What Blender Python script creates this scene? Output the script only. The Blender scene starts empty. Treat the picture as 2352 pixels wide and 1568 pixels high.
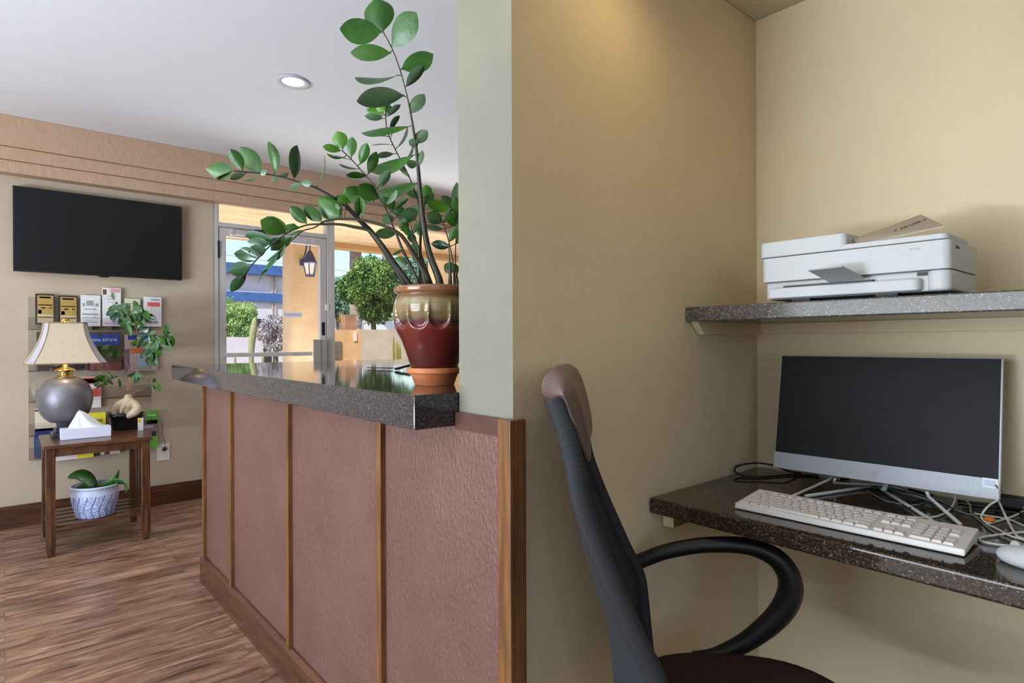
import bpy, bmesh, math, random
from mathutils import Vector, Matrix, noise as mnoise
rnd = random.Random(7)
PI = math.pi
scn = bpy.context.scene
C = scn.collection

# ------------------------------------------------------------------ camera
FPX, YAW, ROLL, EYE = 1367.5, math.radians(40.5), math.radians(-.25), Vector((0, 0, 1.155))
_f = Vector((math.sin(YAW), math.cos(YAW), 0)); _r = Vector((math.cos(YAW), -math.sin(YAW), 0)); _u = Vector((0, 0, 1))
CR = _r*math.cos(ROLL) + _u*math.sin(ROLL); CU = -_r*math.sin(ROLL) + _u*math.cos(ROLL); CF = _f
cam = bpy.data.cameras.new('camera'); cam.sensor_width = 36; cam.lens = FPX/2352*36; cam.clip_start = .02; cam.clip_end = 300
camo = bpy.data.objects.new('camera', cam); C.objects.link(camo)
camo.matrix_world = Matrix(((CR.x, CU.x, -CF.x, EYE.x), (CR.y, CU.y, -CF.y, EYE.y), (CR.z, CU.z, -CF.z, EYE.z), (0, 0, 0, 1)))
scn.camera = camo
def ray(x, y): return CR*(x-1176) - CU*(y-784) + CF*FPX
def onp(x, y, ax, v):
    d = ray(x, y); return EYE + d*((v-EYE[ax])/d[ax])
def at(x, y, dep): return EYE + ray(x, y)*(dep/FPX)

# ------------------------------------------------------------------ view, world, sun, daylight
scn.view_settings.view_transform = 'Standard'; scn.view_settings.look = 'None'
scn.view_settings.exposure = 0.0; scn.view_settings.gamma = 1; scn.view_settings.use_curve_mapping = False
w = bpy.data.worlds.new('world'); scn.world = w; w.use_nodes = True
nt = w.node_tree; nt.nodes.clear()
sky = nt.nodes.new('ShaderNodeTexSky'); sky.sky_type = 'NISHITA'; sky.sun_disc = False
sky.sun_elevation = math.radians(48); sky.sun_rotation = math.radians(250); sky.air_density = 1.0; sky.dust_density = 1.0; sky.ozone_density = 2.5
bg = nt.nodes.new('ShaderNodeBackground'); bg.inputs[1].default_value = .30
wo = nt.nodes.new('ShaderNodeOutputWorld')
nt.links.new(sky.outputs[0], bg.inputs[0]); nt.links.new(bg.outputs[0], wo.inputs[0])
def lamp(name, kind, loc, power, col, rot=None, size=None, sizey=None, to=None, **kw):
    l = bpy.data.lights.new(name, kind); l.energy = power; l.color = col
    if kind == 'AREA':
        l.shape = 'RECTANGLE' if sizey else 'DISK'; l.size = size
        if sizey: l.size_y = sizey
    elif size is not None: l.shadow_soft_size = size
    for k, v in kw.items(): setattr(l, k, v)
    o = bpy.data.objects.new(name, l); C.objects.link(o); o.location = loc
    if to is not None: o.rotation_euler = (Vector(to)-Vector(loc)).to_track_quat('-Z', 'Y').to_euler()
    return o
sun = lamp('sun', 'SUN', (0, 0, 20), 5.0, (1, .95, .86), to=(7.5, 6.0, 9.0)); sun.data.angle = .009
# daylight entering by the big window of the left wall and the window behind the camera
lamp('daylight_left_window', 'AREA', (-3.40, 1.45, 1.16), 108, (.82, .91, 1.0), size=3.0, sizey=1.4, to=(0, .9, 1.14))
lamp('fill_lobby_ceiling', 'AREA', (-3.25, 1.9, .5), 370, (.72, .84, 1.0), size=3.0, sizey=.4, to=(-2.85, 2.2, 2.55))  # added fill lamp aimed upward to brighten the lobby ceiling
lamp('daylight_rear_window', 'AREA', (-.9, -2.40, 1.5), 7, (.42, .66, 1.0), size=2.2, sizey=1.5, to=(-.3, 2, 1.1))
# added fill lamp at paving level, lifting the soffit and the lobby ceiling
lamp('fill_porch_soffit', 'AREA', (2.9, 6.3, .03), 290, (.97, .97, 1.0), size=4.5, sizey=2.2, to=(2.7, 5.6, 1.6))
# ------------------------------------------------------------------ helpers
def tag(o, label=None, cat=None, group=None, kind=None):
    if label: o['label'] = label
    if cat: o['category'] = cat
    if group: o['group'] = group
    if kind: o['kind'] = kind
    return o
def empty(name, loc=(0, 0, 0), rz=0):
    o = bpy.data.objects.new(name, None); C.objects.link(o); o.location = loc; o.rotation_euler = (0, 0, rz); o.empty_display_size = .05
    return o
def thing(name, label, cat, loc=(0, 0, 0), rz=0, group=None): return tag(empty(name, loc, rz), label, cat, group)
def obj(name, bm, m, parent=None, smooth=False, bevel=0, seg=2, world=False, subsurf=0):
    """link the bmesh as one mesh; world=True means the coordinates are world ones although it has a parent"""
    me = bpy.data.meshes.new(name)
    bmesh.ops.recalc_face_normals(bm, faces=bm.faces)
    if smooth:
        for f in bm.faces: f.smooth = True
    bm.to_mesh(me); bm.free()
    for mm in (m if isinstance(m, (list, tuple)) else [m]): me.materials.append(mm)
    o = bpy.data.objects.new(name, me); C.objects.link(o)
    if parent:
        o.parent = parent
        if world: o.matrix_parent_inverse = wm(parent).inverted()
    if bevel:
        b = o.modifiers.new('bevel', 'BEVEL'); b.width = bevel; b.segments = seg; b.limit_method = 'ANGLE'; b.angle_limit = math.radians(40)
    if subsurf:
        s = o.modifiers.new('subd', 'SUBSURF'); s.levels = subsurf; s.render_levels = subsurf
    return o
def wm(o):
    m = o.matrix_basis if not o.parent else wm(o.parent) @ o.matrix_parent_inverse @ o.matrix_basis
    if o.rotation_mode == 'XYZ' and not o.parent: m = Matrix.Translation(o.location) @ o.rotation_euler.to_matrix().to_4x4()
    return m
def B(): return bmesh.new()
def box(bm, x0, x1, y0, y1, z0, z1, mi=0, M=None):
    vs = [bm.verts.new((M @ Vector(p)) if M else p) for p in ((x0, y0, z0), (x1, y0, z0), (x1, y1, z0), (x0, y1, z0), (x0, y0, z1), (x1, y0, z1), (x1, y1, z1), (x0, y1, z1))]
    for q in ((0, 3, 2, 1), (4, 5, 6, 7), (0, 1, 5, 4), (1, 2, 6, 5), (2, 3, 7, 6), (3, 0, 4, 7)):
        bm.faces.new([vs[i] for i in q]).material_index = mi
    return bm
def boxes(*a):
    bm = B()
    for q in a: box(bm, *q)
    return bm
def tube(bm, pts, rad, seg=8, mi=0, flat=None, closed=False):
    """pts list of vectors, rad number or list; flat=(vector, factor) squashes the section along a vector"""
    pts = [Vector(p) for p in pts]; n = len(pts)
    rads = list(rad) if isinstance(rad, (list, tuple)) else [rad]*n
    rings = []; prev = None
    for i, p in enumerate(pts):
        if closed: t = pts[(i+1) % n]-pts[i-1]
        else: t = pts[min(i+1, n-1)]-pts[max(i-1, 0)]
        t.normalize()
        if prev is None:
            up = Vector((0, 0, 1)) if abs(t.z) < .9 else Vector((1, 0, 0)); a = t.cross(up).normalized()
        else: a = (prev - t*prev.dot(t)).normalized()
        prev = a; b = t.cross(a)
        ring = []
        for k in range(seg):
            an = 2*PI*k/seg; d = a*math.cos(an)*rads[i] + b*math.sin(an)*rads[i]
            if flat: fv = flat[0]; d = d - fv*d.dot(fv)*(1-flat[1])
            ring.append(bm.verts.new(p+d))
        rings.append(ring)
    m = n if closed else n-1
    for i in range(m):
        r0, r1 = rings[i], rings[(i+1) % n]
        for k in range(seg): bm.faces.new((r0[k], r0[(k+1) % seg], r1[(k+1) % seg], r1[k])).material_index = mi
    if not closed:
        bm.faces.new(rings[0][::-1]).material_index = mi; bm.faces.new(rings[-1]).material_index = mi
    return bm
def smooth_path(pts, n=6):
    """Catmull-Rom"""
    pts = [Vector(p) for p in pts]; out = []
    for i in range(len(pts)-1):
        p0 = pts[max(i-1, 0)]; p1 = pts[i]; p2 = pts[i+1]; p3 = pts[min(i+2, len(pts)-1)]
        for k in range(n):
            t = k/n; out.append(.5*((2*p1)+(p2-p0)*t+(2*p0-5*p1+4*p2-p3)*t*t+(3*p1-p0-3*p2+p3)*t**3))
    return out+[pts[-1]]
def lathe(bm, prof, c=(0, 0, 0), seg=48, mi=0, fn=None, sx=1, sy=1):
    rings = []
    for j, (r, z) in enumerate(prof):
        if r < 1e-6: rings.append([bm.verts.new((c[0], c[1], c[2]+z))])
        else:
            rings.append([bm.verts.new((c[0]+math.cos(2*PI*k/seg)*(r*sx+(fn(2*PI*k/seg, z) if fn else 0)), c[1]+math.sin(2*PI*k/seg)*(r*sy+(fn(2*PI*k/seg, z) if fn else 0)), c[2]+z)) for k in range(seg)])
    for a, b in zip(rings, rings[1:]):
        for k in range(seg):
            k2 = (k+1) % seg
            if len(a) == 1 and len(b) == 1: continue
            if len(a) == 1: f = bm.faces.new((a[0], b[k2], b[k]))
            elif len(b) == 1: f = bm.faces.new((a[k], a[k2], b[0]))
            else: f = bm.faces.new((a[k], a[k2], b[k2], b[k]))
            f.material_index = mi
    if len(rings[0]) > 1: bm.faces.new(rings[0][::-1]).material_index = mi
    if len(rings[-1]) > 1: bm.faces.new(rings[-1]).material_index = mi
    return bm
def prism(bm, poly, vec, mi=0):
    a = [bm.verts.new(p) for p in poly]; b = [bm.verts.new(Vector(p)+Vector(vec)) for p in poly]
    n = len(poly); bm.faces.new(a[::-1]).material_index = mi; bm.faces.new(b).material_index = mi
    for i in range(n): bm.faces.new((a[i], a[(i+1) % n], b[(i+1) % n], b[i])).material_index = mi
    return bm
def sphere(bm, c, r, sx=1, sy=1, sz=1, seg=16, rings=10, mi=0):
    return lathe(bm, [(max(r*math.sin(PI*i/rings), 0) if 0 < i < rings else 0, -r*math.cos(PI*i/rings)*sz) for i in range(rings+1)], c, seg, mi, None, sx, sy)
def text(name, s, size, loc, right, up, m, parent, ext=.0006, align='CENTER', font_shear=0, world=True):
    cu = bpy.data.curves.new(name, 'FONT'); cu.body = s; cu.size = size; cu.align_x = align; cu.align_y = 'CENTER'; cu.extrude = ext; cu.shear = font_shear; cu.resolution_u = 3
    tmp = bpy.data.objects.new('tmp_text', cu); C.objects.link(tmp)
    dg = bpy.context.evaluated_depsgraph_get(); me = bpy.data.meshes.new_from_object(tmp.evaluated_get(dg))
    bpy.data.objects.remove(tmp); bpy.data.curves.remove(cu)
    r = Vector(right).normalized(); u = Vector(up).normalized(); n = r.cross(u)
    me.transform(Matrix(((r.x, u.x, n.x, loc[0]), (r.y, u.y, n.y, loc[1]), (r.z, u.z, n.z, loc[2]), (0, 0, 0, 1))))
    me.materials.clear(); me.materials.append(m); me.name = name
    o = bpy.data.objects.new(name, me); C.objects.link(o)
    if parent:
        o.parent = parent
        if world: o.matrix_parent_inverse = wm(parent).inverted()
    return o

# ------------------------------------------------------------------ materials
def srgb(r, g, b):
    f = lambda c: (c/255/12.92) if c/255 <= .04045 else ((c/255+.055)/1.055)**2.4
    return (f(r), f(g), f(b), 1)
def mat(name, c1, rough=.5, c2=None, nscale=8, stretch=(1, 1, 1), bump=0, bscale=60, bstretch=(1, 1, 1), metal=0, spec=.5, coat=0, emit=None, estr=0, trans=0, ior=1.45, alpha=1, sss=0, contrast=(.35, .65), sheen=0):
    m = bpy.data.materials.new(name); m.use_nodes = True; nt = m.node_tree; p = nt.nodes['Principled BSDF']
    p.inputs['Base Color'].default_value = c1; p.inputs['Roughness'].default_value = rough; p.inputs['Metallic'].default_value = metal
    p.inputs['Specular IOR Level'].default_value = spec; p.inputs['Coat Weight'].default_value = coat; p.inputs['Coat Roughness'].default_value = .08
    p.inputs['Transmission Weight'].default_value = trans; p.inputs['IOR'].default_value = ior; p.inputs['Alpha'].default_value = alpha
    p.inputs['Sheen Weight'].default_value = sheen
    if sss: p.inputs['Subsurface Weight'].default_value = sss; p.inputs['Subsurface Scale'].default_value = .01
    if emit: p.inputs['Emission Color'].default_value = emit; p.inputs['Emission Strength'].default_value = estr
    tc = nt.nodes.new('ShaderNodeTexCoord')
    def mapped(st):
        mp = nt.nodes.new('ShaderNodeMapping'); mp.inputs['Scale'].default_value = st; nt.links.new(tc.outputs['Object'], mp.inputs[0]); return mp
    if c2:
        n = nt.nodes.new('ShaderNodeTexNoise'); n.inputs['Scale'].default_value = nscale; n.inputs['Detail'].default_value = 4
        nt.links.new(mapped(stretch).outputs[0], n.inputs[0])
        r = nt.nodes.new('ShaderNodeValToRGB'); r.color_ramp.elements[0].position = contrast[0]; r.color_ramp.elements[1].position = contrast[1]
        r.color_ramp.elements[0].color = c1; r.color_ramp.elements[1].color = c2
        nt.links.new(n.outputs[0], r.inputs[0]); nt.links.new(r.outputs[0], p.inputs['Base Color'])
    if bump:
        n = nt.nodes.new('ShaderNodeTexNoise'); n.inputs['Scale'].default_value = bscale; n.inputs['Detail'].default_value = 3
        nt.links.new(mapped(bstretch).outputs[0], n.inputs[0])
        b = nt.nodes.new('ShaderNodeBump'); b.inputs['Strength'].default_value = bump; b.inputs['Distance'].default_value = .01
        nt.links.new(n.outputs[0], b.inputs['Height']); nt.links.new(b.outputs[0], p.inputs['Normal'])
    return m
def N(m, t, **kw):
    n = m.node_tree.nodes.new(t)
    for k, v in kw.items(): setattr(n, k, v)
    return n
def L(m, a, b): m.node_tree.links.new(a, b)

M_lobby_wall = mat('lobby_wall_paint', srgb(188, 172, 150), .75, srgb(182, 166, 144), 3, bump=.12, bscale=35)
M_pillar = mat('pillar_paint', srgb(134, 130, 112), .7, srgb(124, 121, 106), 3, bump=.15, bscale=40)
M_nook = mat('nook_wall_paint', srgb(208, 191, 156), .6, srgb(202, 185, 151), 2.5, bump=.16, bscale=30)
M_ceiling = mat('ceiling_paint', srgb(222, 222, 224), .8, bump=.05, bscale=30)
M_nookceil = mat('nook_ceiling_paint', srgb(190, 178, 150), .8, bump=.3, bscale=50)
M_panel = mat('panel_terracotta_paint', srgb(116, 84, 74), .42, srgb(108, 77, 68), 5, bump=.45, bscale=120, bstretch=(1, 1, .6))
M_darkband = mat('panel_dark_band', srgb(92, 62, 54), .4, srgb(84, 56, 48), 8, bump=.1)
M_batten = mat('honey_oak_batten', srgb(132, 90, 48), .4, srgb(96, 62, 34), 6, (12, 12, .8), bump=.1, bscale=50, bstretch=(8, 8, 1))
M_base = mat('dark_stained_baseboard', srgb(96, 58, 38), .33, srgb(66, 38, 26), 4, (1, 1, 14), bump=.05, coat=.3)
M_tablewood = mat('table_wood', srgb(108, 68, 40), .36, srgb(62, 38, 22), 5, (2, 12, 2), bump=.1, bscale=60, coat=.3)
M_tablewoodv = mat('table_leg_wood', srgb(106, 66, 34), .36, srgb(58, 35, 20), 5, (12, 12, 1.4), bump=.1, bscale=60, coat=.3)
M_valance = mat('valance_fabric', srgb(190, 160, 134), .85, srgb(178, 147, 121), 30, (6, 6, .5), bump=.2, bscale=60, bstretch=(6, 6, .3), spec=.2)
M_alu = mat('brushed_aluminium', srgb(206, 201, 196), .4, srgb(190, 186, 182), 20, (1, 1, .1), metal=.15)
M_steel = mat('satin_steel', srgb(200, 198, 194), .3, metal=.5)
M_black = mat('black_plastic', srgb(16, 16, 17), .45)
M_tvscreen = mat('tv_screen_glass', srgb(28, 28, 29), .3, spec=.25)
M_monscreen = mat('monitor_screen_glass', srgb(40, 40, 40), .45, spec=.12)
M_white_plastic = mat('white_plastic', srgb(184, 185, 184), .5)
M_white_shade = mat('warm_white_plastic', srgb(216, 213, 208), .45)
M_grey_plastic = mat('grey_plastic', srgb(150, 152, 152), .4)
M_dark_slot = mat('dark_slot', srgb(60, 58, 55), .6)
M_silver = mat('silver_bezel', srgb(196, 198, 202), .32, metal=.4)
M_cable_w = mat('white_cable', srgb(206, 206, 196), .45)
M_cable_g = mat('grey_cable', srgb(120, 124, 120), .5)
M_cable_b = mat('black_cable', srgb(14, 14, 14), .45)
M_orange = mat('orange_plastic', srgb(214, 120, 36), .45)
M_cord = mat('brown_cord', srgb(70, 50, 38), .5)
M_outlet = mat('outlet_cover', srgb(228, 222, 208), .4)
M_leaf = mat('glossy_leaf', srgb(36, 78, 16), .4, srgb(56, 104, 24), 14, bump=.1, bscale=60, spec=.6, sss=0)
M_leaf2 = mat('pale_leaf_back', srgb(66, 94, 62), .38, srgb(88, 114, 80), 16, bump=.1, bscale=60, spec=.6)
M_leaf_y = mat('young_leaf', srgb(70, 124, 24), .4, srgb(96, 142, 32), 12, spec=.6)
M_leaf_blue = mat('deep_green_leaf', srgb(34, 66, 40), .25, srgb(44, 84, 44), 16, spec=.6)
M_stem = mat('stem_green_brown', srgb(70, 72, 50), .4, srgb(52, 44, 36), 30, (1, 1, .5))
M_stem_d = mat('stem_dark', srgb(38, 50, 34), .35, srgb(28, 34, 26), 30)
M_soil = mat('soil', srgb(46, 34, 26), .95, srgb(70, 54, 42), 60, bump=.8, bscale=90)
M_terra = mat('terracotta', srgb(196, 118, 72), .6, srgb(184, 106, 62), 10, bump=.05)
M_bark = mat('pale_bark', srgb(214, 198, 172), .6, srgb(176, 152, 124), 14, bump=.3, bscale=40)
M_twig = mat('twig', srgb(160, 116, 84), .6)
M_blackpot = mat('black_glazed_pot', srgb(20, 22, 24), .18)
M_linen = mat('linen_shade', srgb(208, 190, 164), .8, srgb(200, 182, 156), 90, (1, 1, 1), bump=.06, bscale=200)
M_linentrim = mat('linen_trim', srgb(150, 128, 104), .8)
M_liner = mat('shade_side', srgb(182, 178, 184), .75)
M_brass = mat('polished_brass', srgb(206, 178, 110), .12, metal=1)
M_pewter = mat('pewter_lamp_body', srgb(132, 130, 136), .42, srgb(104, 102, 110), 6, metal=.5, bump=.08, bscale=40)
M_lampbase = mat('dark_lamp_plinth', srgb(44, 46, 62), .3)
M_tissuebox = mat('lilac_white_card', srgb(214, 214, 232), .6)
M_tissue = mat('tissue_paper', srgb(238, 240, 246), .9)
M_paper = mat('paper', srgb(228, 222, 210), .8)
M_ink = mat('ink_dark', srgb(64, 60, 60), .7)
M_leather = mat('mauve_vinyl', srgb(104, 84, 78), .42, srgb(90, 72, 66), 12, bump=.1, bscale=80)
M_seat = mat('seat_fabric', srgb(58, 44, 42), .9, srgb(50, 38, 36), 60, bump=.3, bscale=300, spec=.2)
M_arm = mat('black_arm_plastic', srgb(24, 24, 25), .4, bump=.03, bscale=250)
M_plaster_out = mat('outside_stucco_tan', srgb(214, 186, 150), .9, srgb(204, 174, 138), 4, bump=.4, bscale=25)
M_out_orange = mat('outside_stucco_orange', srgb(220, 178, 132), .9, srgb(210, 166, 120), 5, bump=.3, bscale=25)
M_out_grey = mat('outside_block_grey', srgb(202, 188, 172), .9, srgb(190, 176, 160), 5, bump=.3, bscale=25)
M_out_lav = mat('outside_wall_lavender', srgb(214, 206, 214), .9, srgb(206, 198, 208), 3)
M_out_blue = mat('blue_fascia', srgb(72, 106, 166), .6, srgb(64, 96, 154), 6)
M_soffit = mat('porch_soffit_boards', srgb(214, 182, 142), .8, srgb(186, 150, 112), 5, (.8, 7, 1), contrast=(.42, .62))
M_fascia = mat('porch_fascia', srgb(190, 146, 92), .8)
M_ground = mat('sandy_gravel', srgb(206, 190, 168), .95, srgb(180, 164, 142), 20)
M_tree = mat('orange_tree_leaf', srgb(66, 104, 46), .5, srgb(136, 162, 84), 4, spec=.3)
M_teal = mat('far_tree_leaf', srgb(100, 142, 116), .6, srgb(130, 164, 134), 1.5, spec=.3)
M_limebush = mat('lime_bush_leaf', srgb(134, 170, 96), .5, srgb(186, 208, 140), 2.5, spec=.3)
M_greybush = mat('grey_bush_twig', srgb(206, 200, 206), .8, srgb(160, 152, 160), 5)
M_trunk = mat('tree_trunk', srgb(122, 110, 92), .9, srgb(98, 86, 70), 10)
M_palm = mat('palm_trunk', srgb(164, 146, 138), .9, srgb(130, 112, 104), 3, (1, 1, 3), bump=.5, bscale=6)
M_cactus = mat('pale_cactus', srgb(168, 170, 132), .6, srgb(150, 152, 116), 6)
M_agave = mat('dry_agave', srgb(196, 160, 122), .8, srgb(150, 116, 88), 5)
M_rustpost = mat('rust_block', srgb(168, 128, 96), .9, srgb(150, 110, 82), 5)
M_lantern = mat('dark_blue_iron', srgb(56, 70, 118), .4, metal=.3)
M_lanternglass = mat('frosted_lantern_glass', srgb(232, 234, 230), .3)
M_dark = mat('dark_recess', srgb(50, 48, 50), .8)
M_darkwood = mat('scissor_handle', srgb(20, 20, 22), .35)

# thin clear pane: mostly passes light, slight reflection
def glass(name, tint=(.97, .985, .98, 1), refl=.07):
    m = bpy.data.materials.new(name); m.use_nodes = True; nt = m.node_tree; nt.nodes.clear()
    t = nt.nodes.new('ShaderNodeBsdfTransparent'); t.inputs[0].default_value = tint
    g = nt.nodes.new('ShaderNodeBsdfGlossy'); g.inputs['Roughness'].default_value = .01
    x = nt.nodes.new('ShaderNodeMixShader'); x.inputs[0].default_value = refl; o = nt.nodes.new('ShaderNodeOutputMaterial')
    nt.links.new(t.outputs[0], x.inputs[1]); nt.links.new(g.outputs[0], x.inputs[2]); nt.links.new(x.outputs[0], o.inputs[0])
    return m
M_glass = glass('window_glass', refl=.04)
M_acryl = glass('clear_acrylic', (.985, .985, .99, 1), .06)
def emitter(name, col, s):
    m = bpy.data.materials.new(name); m.use_nodes = True; p = m.node_tree.nodes['Principled BSDF']
    p.inputs['Base Color'].default_value = (.9, .9, .9, 1); p.inputs['Emission Color'].default_value = col; p.inputs['Emission Strength'].default_value = s
    return m
M_glow = emitter('downlight_diffuser', (1, .98, .95, 1), 4)

def granite(name, base, fleck1, fleck2, rough=.07, scale=260):
    m = mat(name, base, rough, spec=.6); p = m.node_tree.nodes['Principled BSDF']
    tc = N(m, 'ShaderNodeTexCoord')
    v = N(m, 'ShaderNodeTexVoronoi'); v.inputs['Scale'].default_value = scale; v.inputs['Randomness'].default_value = 1
    L(m, tc.outputs['Object'], v.inputs['Vector'])
    sep = N(m, 'ShaderNodeSeparateColor'); L(m, v.outputs['Color'], sep.inputs[0])
    r = N(m, 'ShaderNodeValToRGB'); e = r.color_ramp; e.interpolation = 'LINEAR'
    e.elements[0].position = 0; e.elements[0].color = base; e.elements[1].position = .62; e.elements[1].color = tuple(min(c*1.7, 1) for c in base[:3])+(1,)
    a = e.elements.new(.84); a.color = fleck1; b = e.elements.new(.95); b.color = fleck1; c = e.elements.new(.985); c.color = fleck2
    L(m, sep.outputs[0], r.inputs[0])
    n = N(m, 'ShaderNodeTexNoise'); n.inputs['Scale'].default_value = scale/5; L(m, tc.outputs['Object'], n.inputs['Vector'])
    mx = N(m, 'ShaderNodeMixRGB', blend_type='MULTIPLY'); mx.inputs[0].default_value = .6
    L(m, r.outputs[0], mx.inputs[1]); L(m, n.outputs[0], mx.inputs[2]); L(m, mx.outputs[0], p.inputs['Base Color'])
    return m
M_granite = granite('counter_granite', srgb(38, 36, 42), srgb(88, 80, 74), srgb(120, 120, 128), .055, 520)
pg = M_granite.node_tree.nodes['Principled BSDF']; pg.inputs['Specular IOR Level'].default_value = .75; pg.inputs['Coat Weight'].default_value = 0; pg.inputs['Coat IOR'].default_value = 1.5; pg.inputs['Coat Roughness'].default_value = .02
M_granite_desk = granite('desk_granite', srgb(46, 39, 33), srgb(100, 78, 56), srgb(146, 136, 122), .07, 420)
M_granite_shelf = granite('shelf_granite', srgb(70, 64, 58), srgb(116, 106, 96), srgb(160, 158, 154), .2, 420)
M_granite_shelf.node_tree.nodes['Principled BSDF'].inputs['Specular IOR Level'].default_value = .5

def floor_mat():
    m = mat('laminate_planks', srgb(120, 84, 62), .36); p = m.node_tree.nodes['Principled BSDF']
    tc = N(m, 'ShaderNodeTexCoord')
    br = N(m, 'ShaderNodeTexBrick'); br.offset = .37; br.inputs['Scale'].default_value = 1; br.inputs['Brick Width'].default_value = 1.1; br.inputs['Row Height'].default_value = .105
    br.inputs['Mortar Size'].default_value = .0017; br.inputs['Mortar Smooth'].default_value = .4
    br.inputs['Color1'].default_value = (.25, .25, .25, 1); br.inputs['Color2'].default_value = (.8, .8, .8, 1); br.inputs['Mortar'].default_value = (0, 0, 0, 1); br.inputs['Bias'].default_value = 0
    L(m, tc.outputs['Object'], br.inputs['Vector'])
    mp = N(m, 'ShaderNodeMapping'); mp.inputs['Scale'].default_value = (1.5, 9, 1); L(m, tc.outputs['Object'], mp.inputs[0])
    n = N(m, 'ShaderNodeTexNoise'); n.inputs['Scale'].default_value = 2.2; n.inputs['Detail'].default_value = 8; n.inputs['Roughness'].default_value = .62; n.inputs['Distortion'].default_value = 1.2
    sh_ = N(m, 'ShaderNodeVectorMath', operation='MULTIPLY_ADD'); sh_.inputs[1].default_value = (7, 3, 0); L(m, br.outputs['Color'], sh_.inputs[0]); L(m, mp.outputs[0], sh_.inputs[2])
    L(m, sh_.outputs[0], n.inputs['Vector'])
    mp2 = N(m, 'ShaderNodeMapping'); mp2.inputs['Scale'].default_value = (2, 5, 1); L(m, tc.outputs['Object'], mp2.inputs[0])
    n2 = N(m, 'ShaderNodeTexNoise'); n2.inputs['Scale'].default_value = 1.6; n2.inputs['Detail'].default_value = 3; L(m, mp2.outputs[0], n2.inputs['Vector'])
    r = N(m, 'ShaderNodeValToRGB'); e = r.color_ramp
    e.elements[0].position = .3; e.elements[0].color = srgb(92, 64, 50); e.elements[1].position = .7; e.elements[1].color = srgb(214, 178, 148)
    k = e.elements.new(.48); k.color = srgb(164, 124, 98)
    L(m, n.outputs[0], r.inputs[0])
    r2 = N(m, 'ShaderNodeValToRGB'); r2.color_ramp.elements[0].position = .3; r2.color_ramp.elements[0].color = (.62, .6, .6, 1); r2.color_ramp.elements[1].position = .7; r2.color_ramp.elements[1].color = (1.1, 1.08, 1.1, 1); L(m, n2.outputs[0], r2.inputs[0])
    mx = N(m, 'ShaderNodeMixRGB', blend_type='MULTIPLY'); mx.inputs[0].default_value = 1; L(m, r.outputs[0], mx.inputs[1]); L(m, r2.outputs[0], mx.inputs[2])
    mx2 = N(m, 'ShaderNodeMixRGB', blend_type='MULTIPLY'); mx2.inputs[0].default_value = .55; L(m, mx.outputs[0], mx2.inputs[1]); L(m, br.outputs['Color'], mx2.inputs[2])
    L(m, mx2.outputs[0], p.inputs['Base Color'])
    b = N(m, 'ShaderNodeBump'); b.inputs['Strength'].default_value = .12; b.inputs['Distance'].default_value = .004; L(m, n.outputs[0], b.inputs['Height']); L(m, b.outputs[0], p.inputs['Normal'])
    return m
M_floor = floor_mat()
def mesh_mat(name, a, b, pitch, rough=.7, u=(.661, -.750), metal=0):
    """woven chair mesh / perforated speaker grille: a regular diagonal lattice of small dots on the plane spanned by u and z"""
    m = mat(name, a, rough, metal=metal); p = m.node_tree.nodes['Principled BSDF']
    tc = N(m, 'ShaderNodeTexCoord'); s = N(m, 'ShaderNodeSeparateXYZ'); L(m, tc.outputs['Object'], s.inputs[0])
    def lin(cx, cy, cz):
        q = N(m, 'ShaderNodeVectorMath', operation='DOT_PRODUCT'); q.inputs[1].default_value = (cx, cy, cz); L(m, tc.outputs['Object'], q.inputs[0])
        n_ = N(m, 'ShaderNodeMath', operation='SINE'); L(m, q.outputs['Value'], n_.inputs[0]); return n_
    K = 2*PI/pitch; s1 = lin(u[0]*K, u[1]*K, K); s2 = lin(-u[0]*K, -u[1]*K, K)
    ml = N(m, 'ShaderNodeMath', operation='MULTIPLY'); L(m, s1.outputs[0], ml.inputs[0]); L(m, s2.outputs[0], ml.inputs[1])
    r = N(m, 'ShaderNodeValToRGB'); r.color_ramp.elements[0].position = .05; r.color_ramp.elements[0].color = a; r.color_ramp.elements[1].position = .6; r.color_ramp.elements[1].color = b
    L(m, ml.outputs[0], r.inputs[0]); L(m, r.outputs[0], p.inputs['Base Color'])
    return m
M_mesh = mesh_mat('chair_mesh', srgb(26, 27, 30), srgb(42, 44, 49), .0065)
M_mesh2 = mesh_mat('chair_mesh_rear', srgb(30, 35, 39), srgb(44, 51, 57), .006)
M_grille = mesh_mat('speaker_grille', srgb(184, 186, 192), srgb(128, 130, 138), .0044, .4, u=(.05, -1.0), metal=.1)
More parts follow.
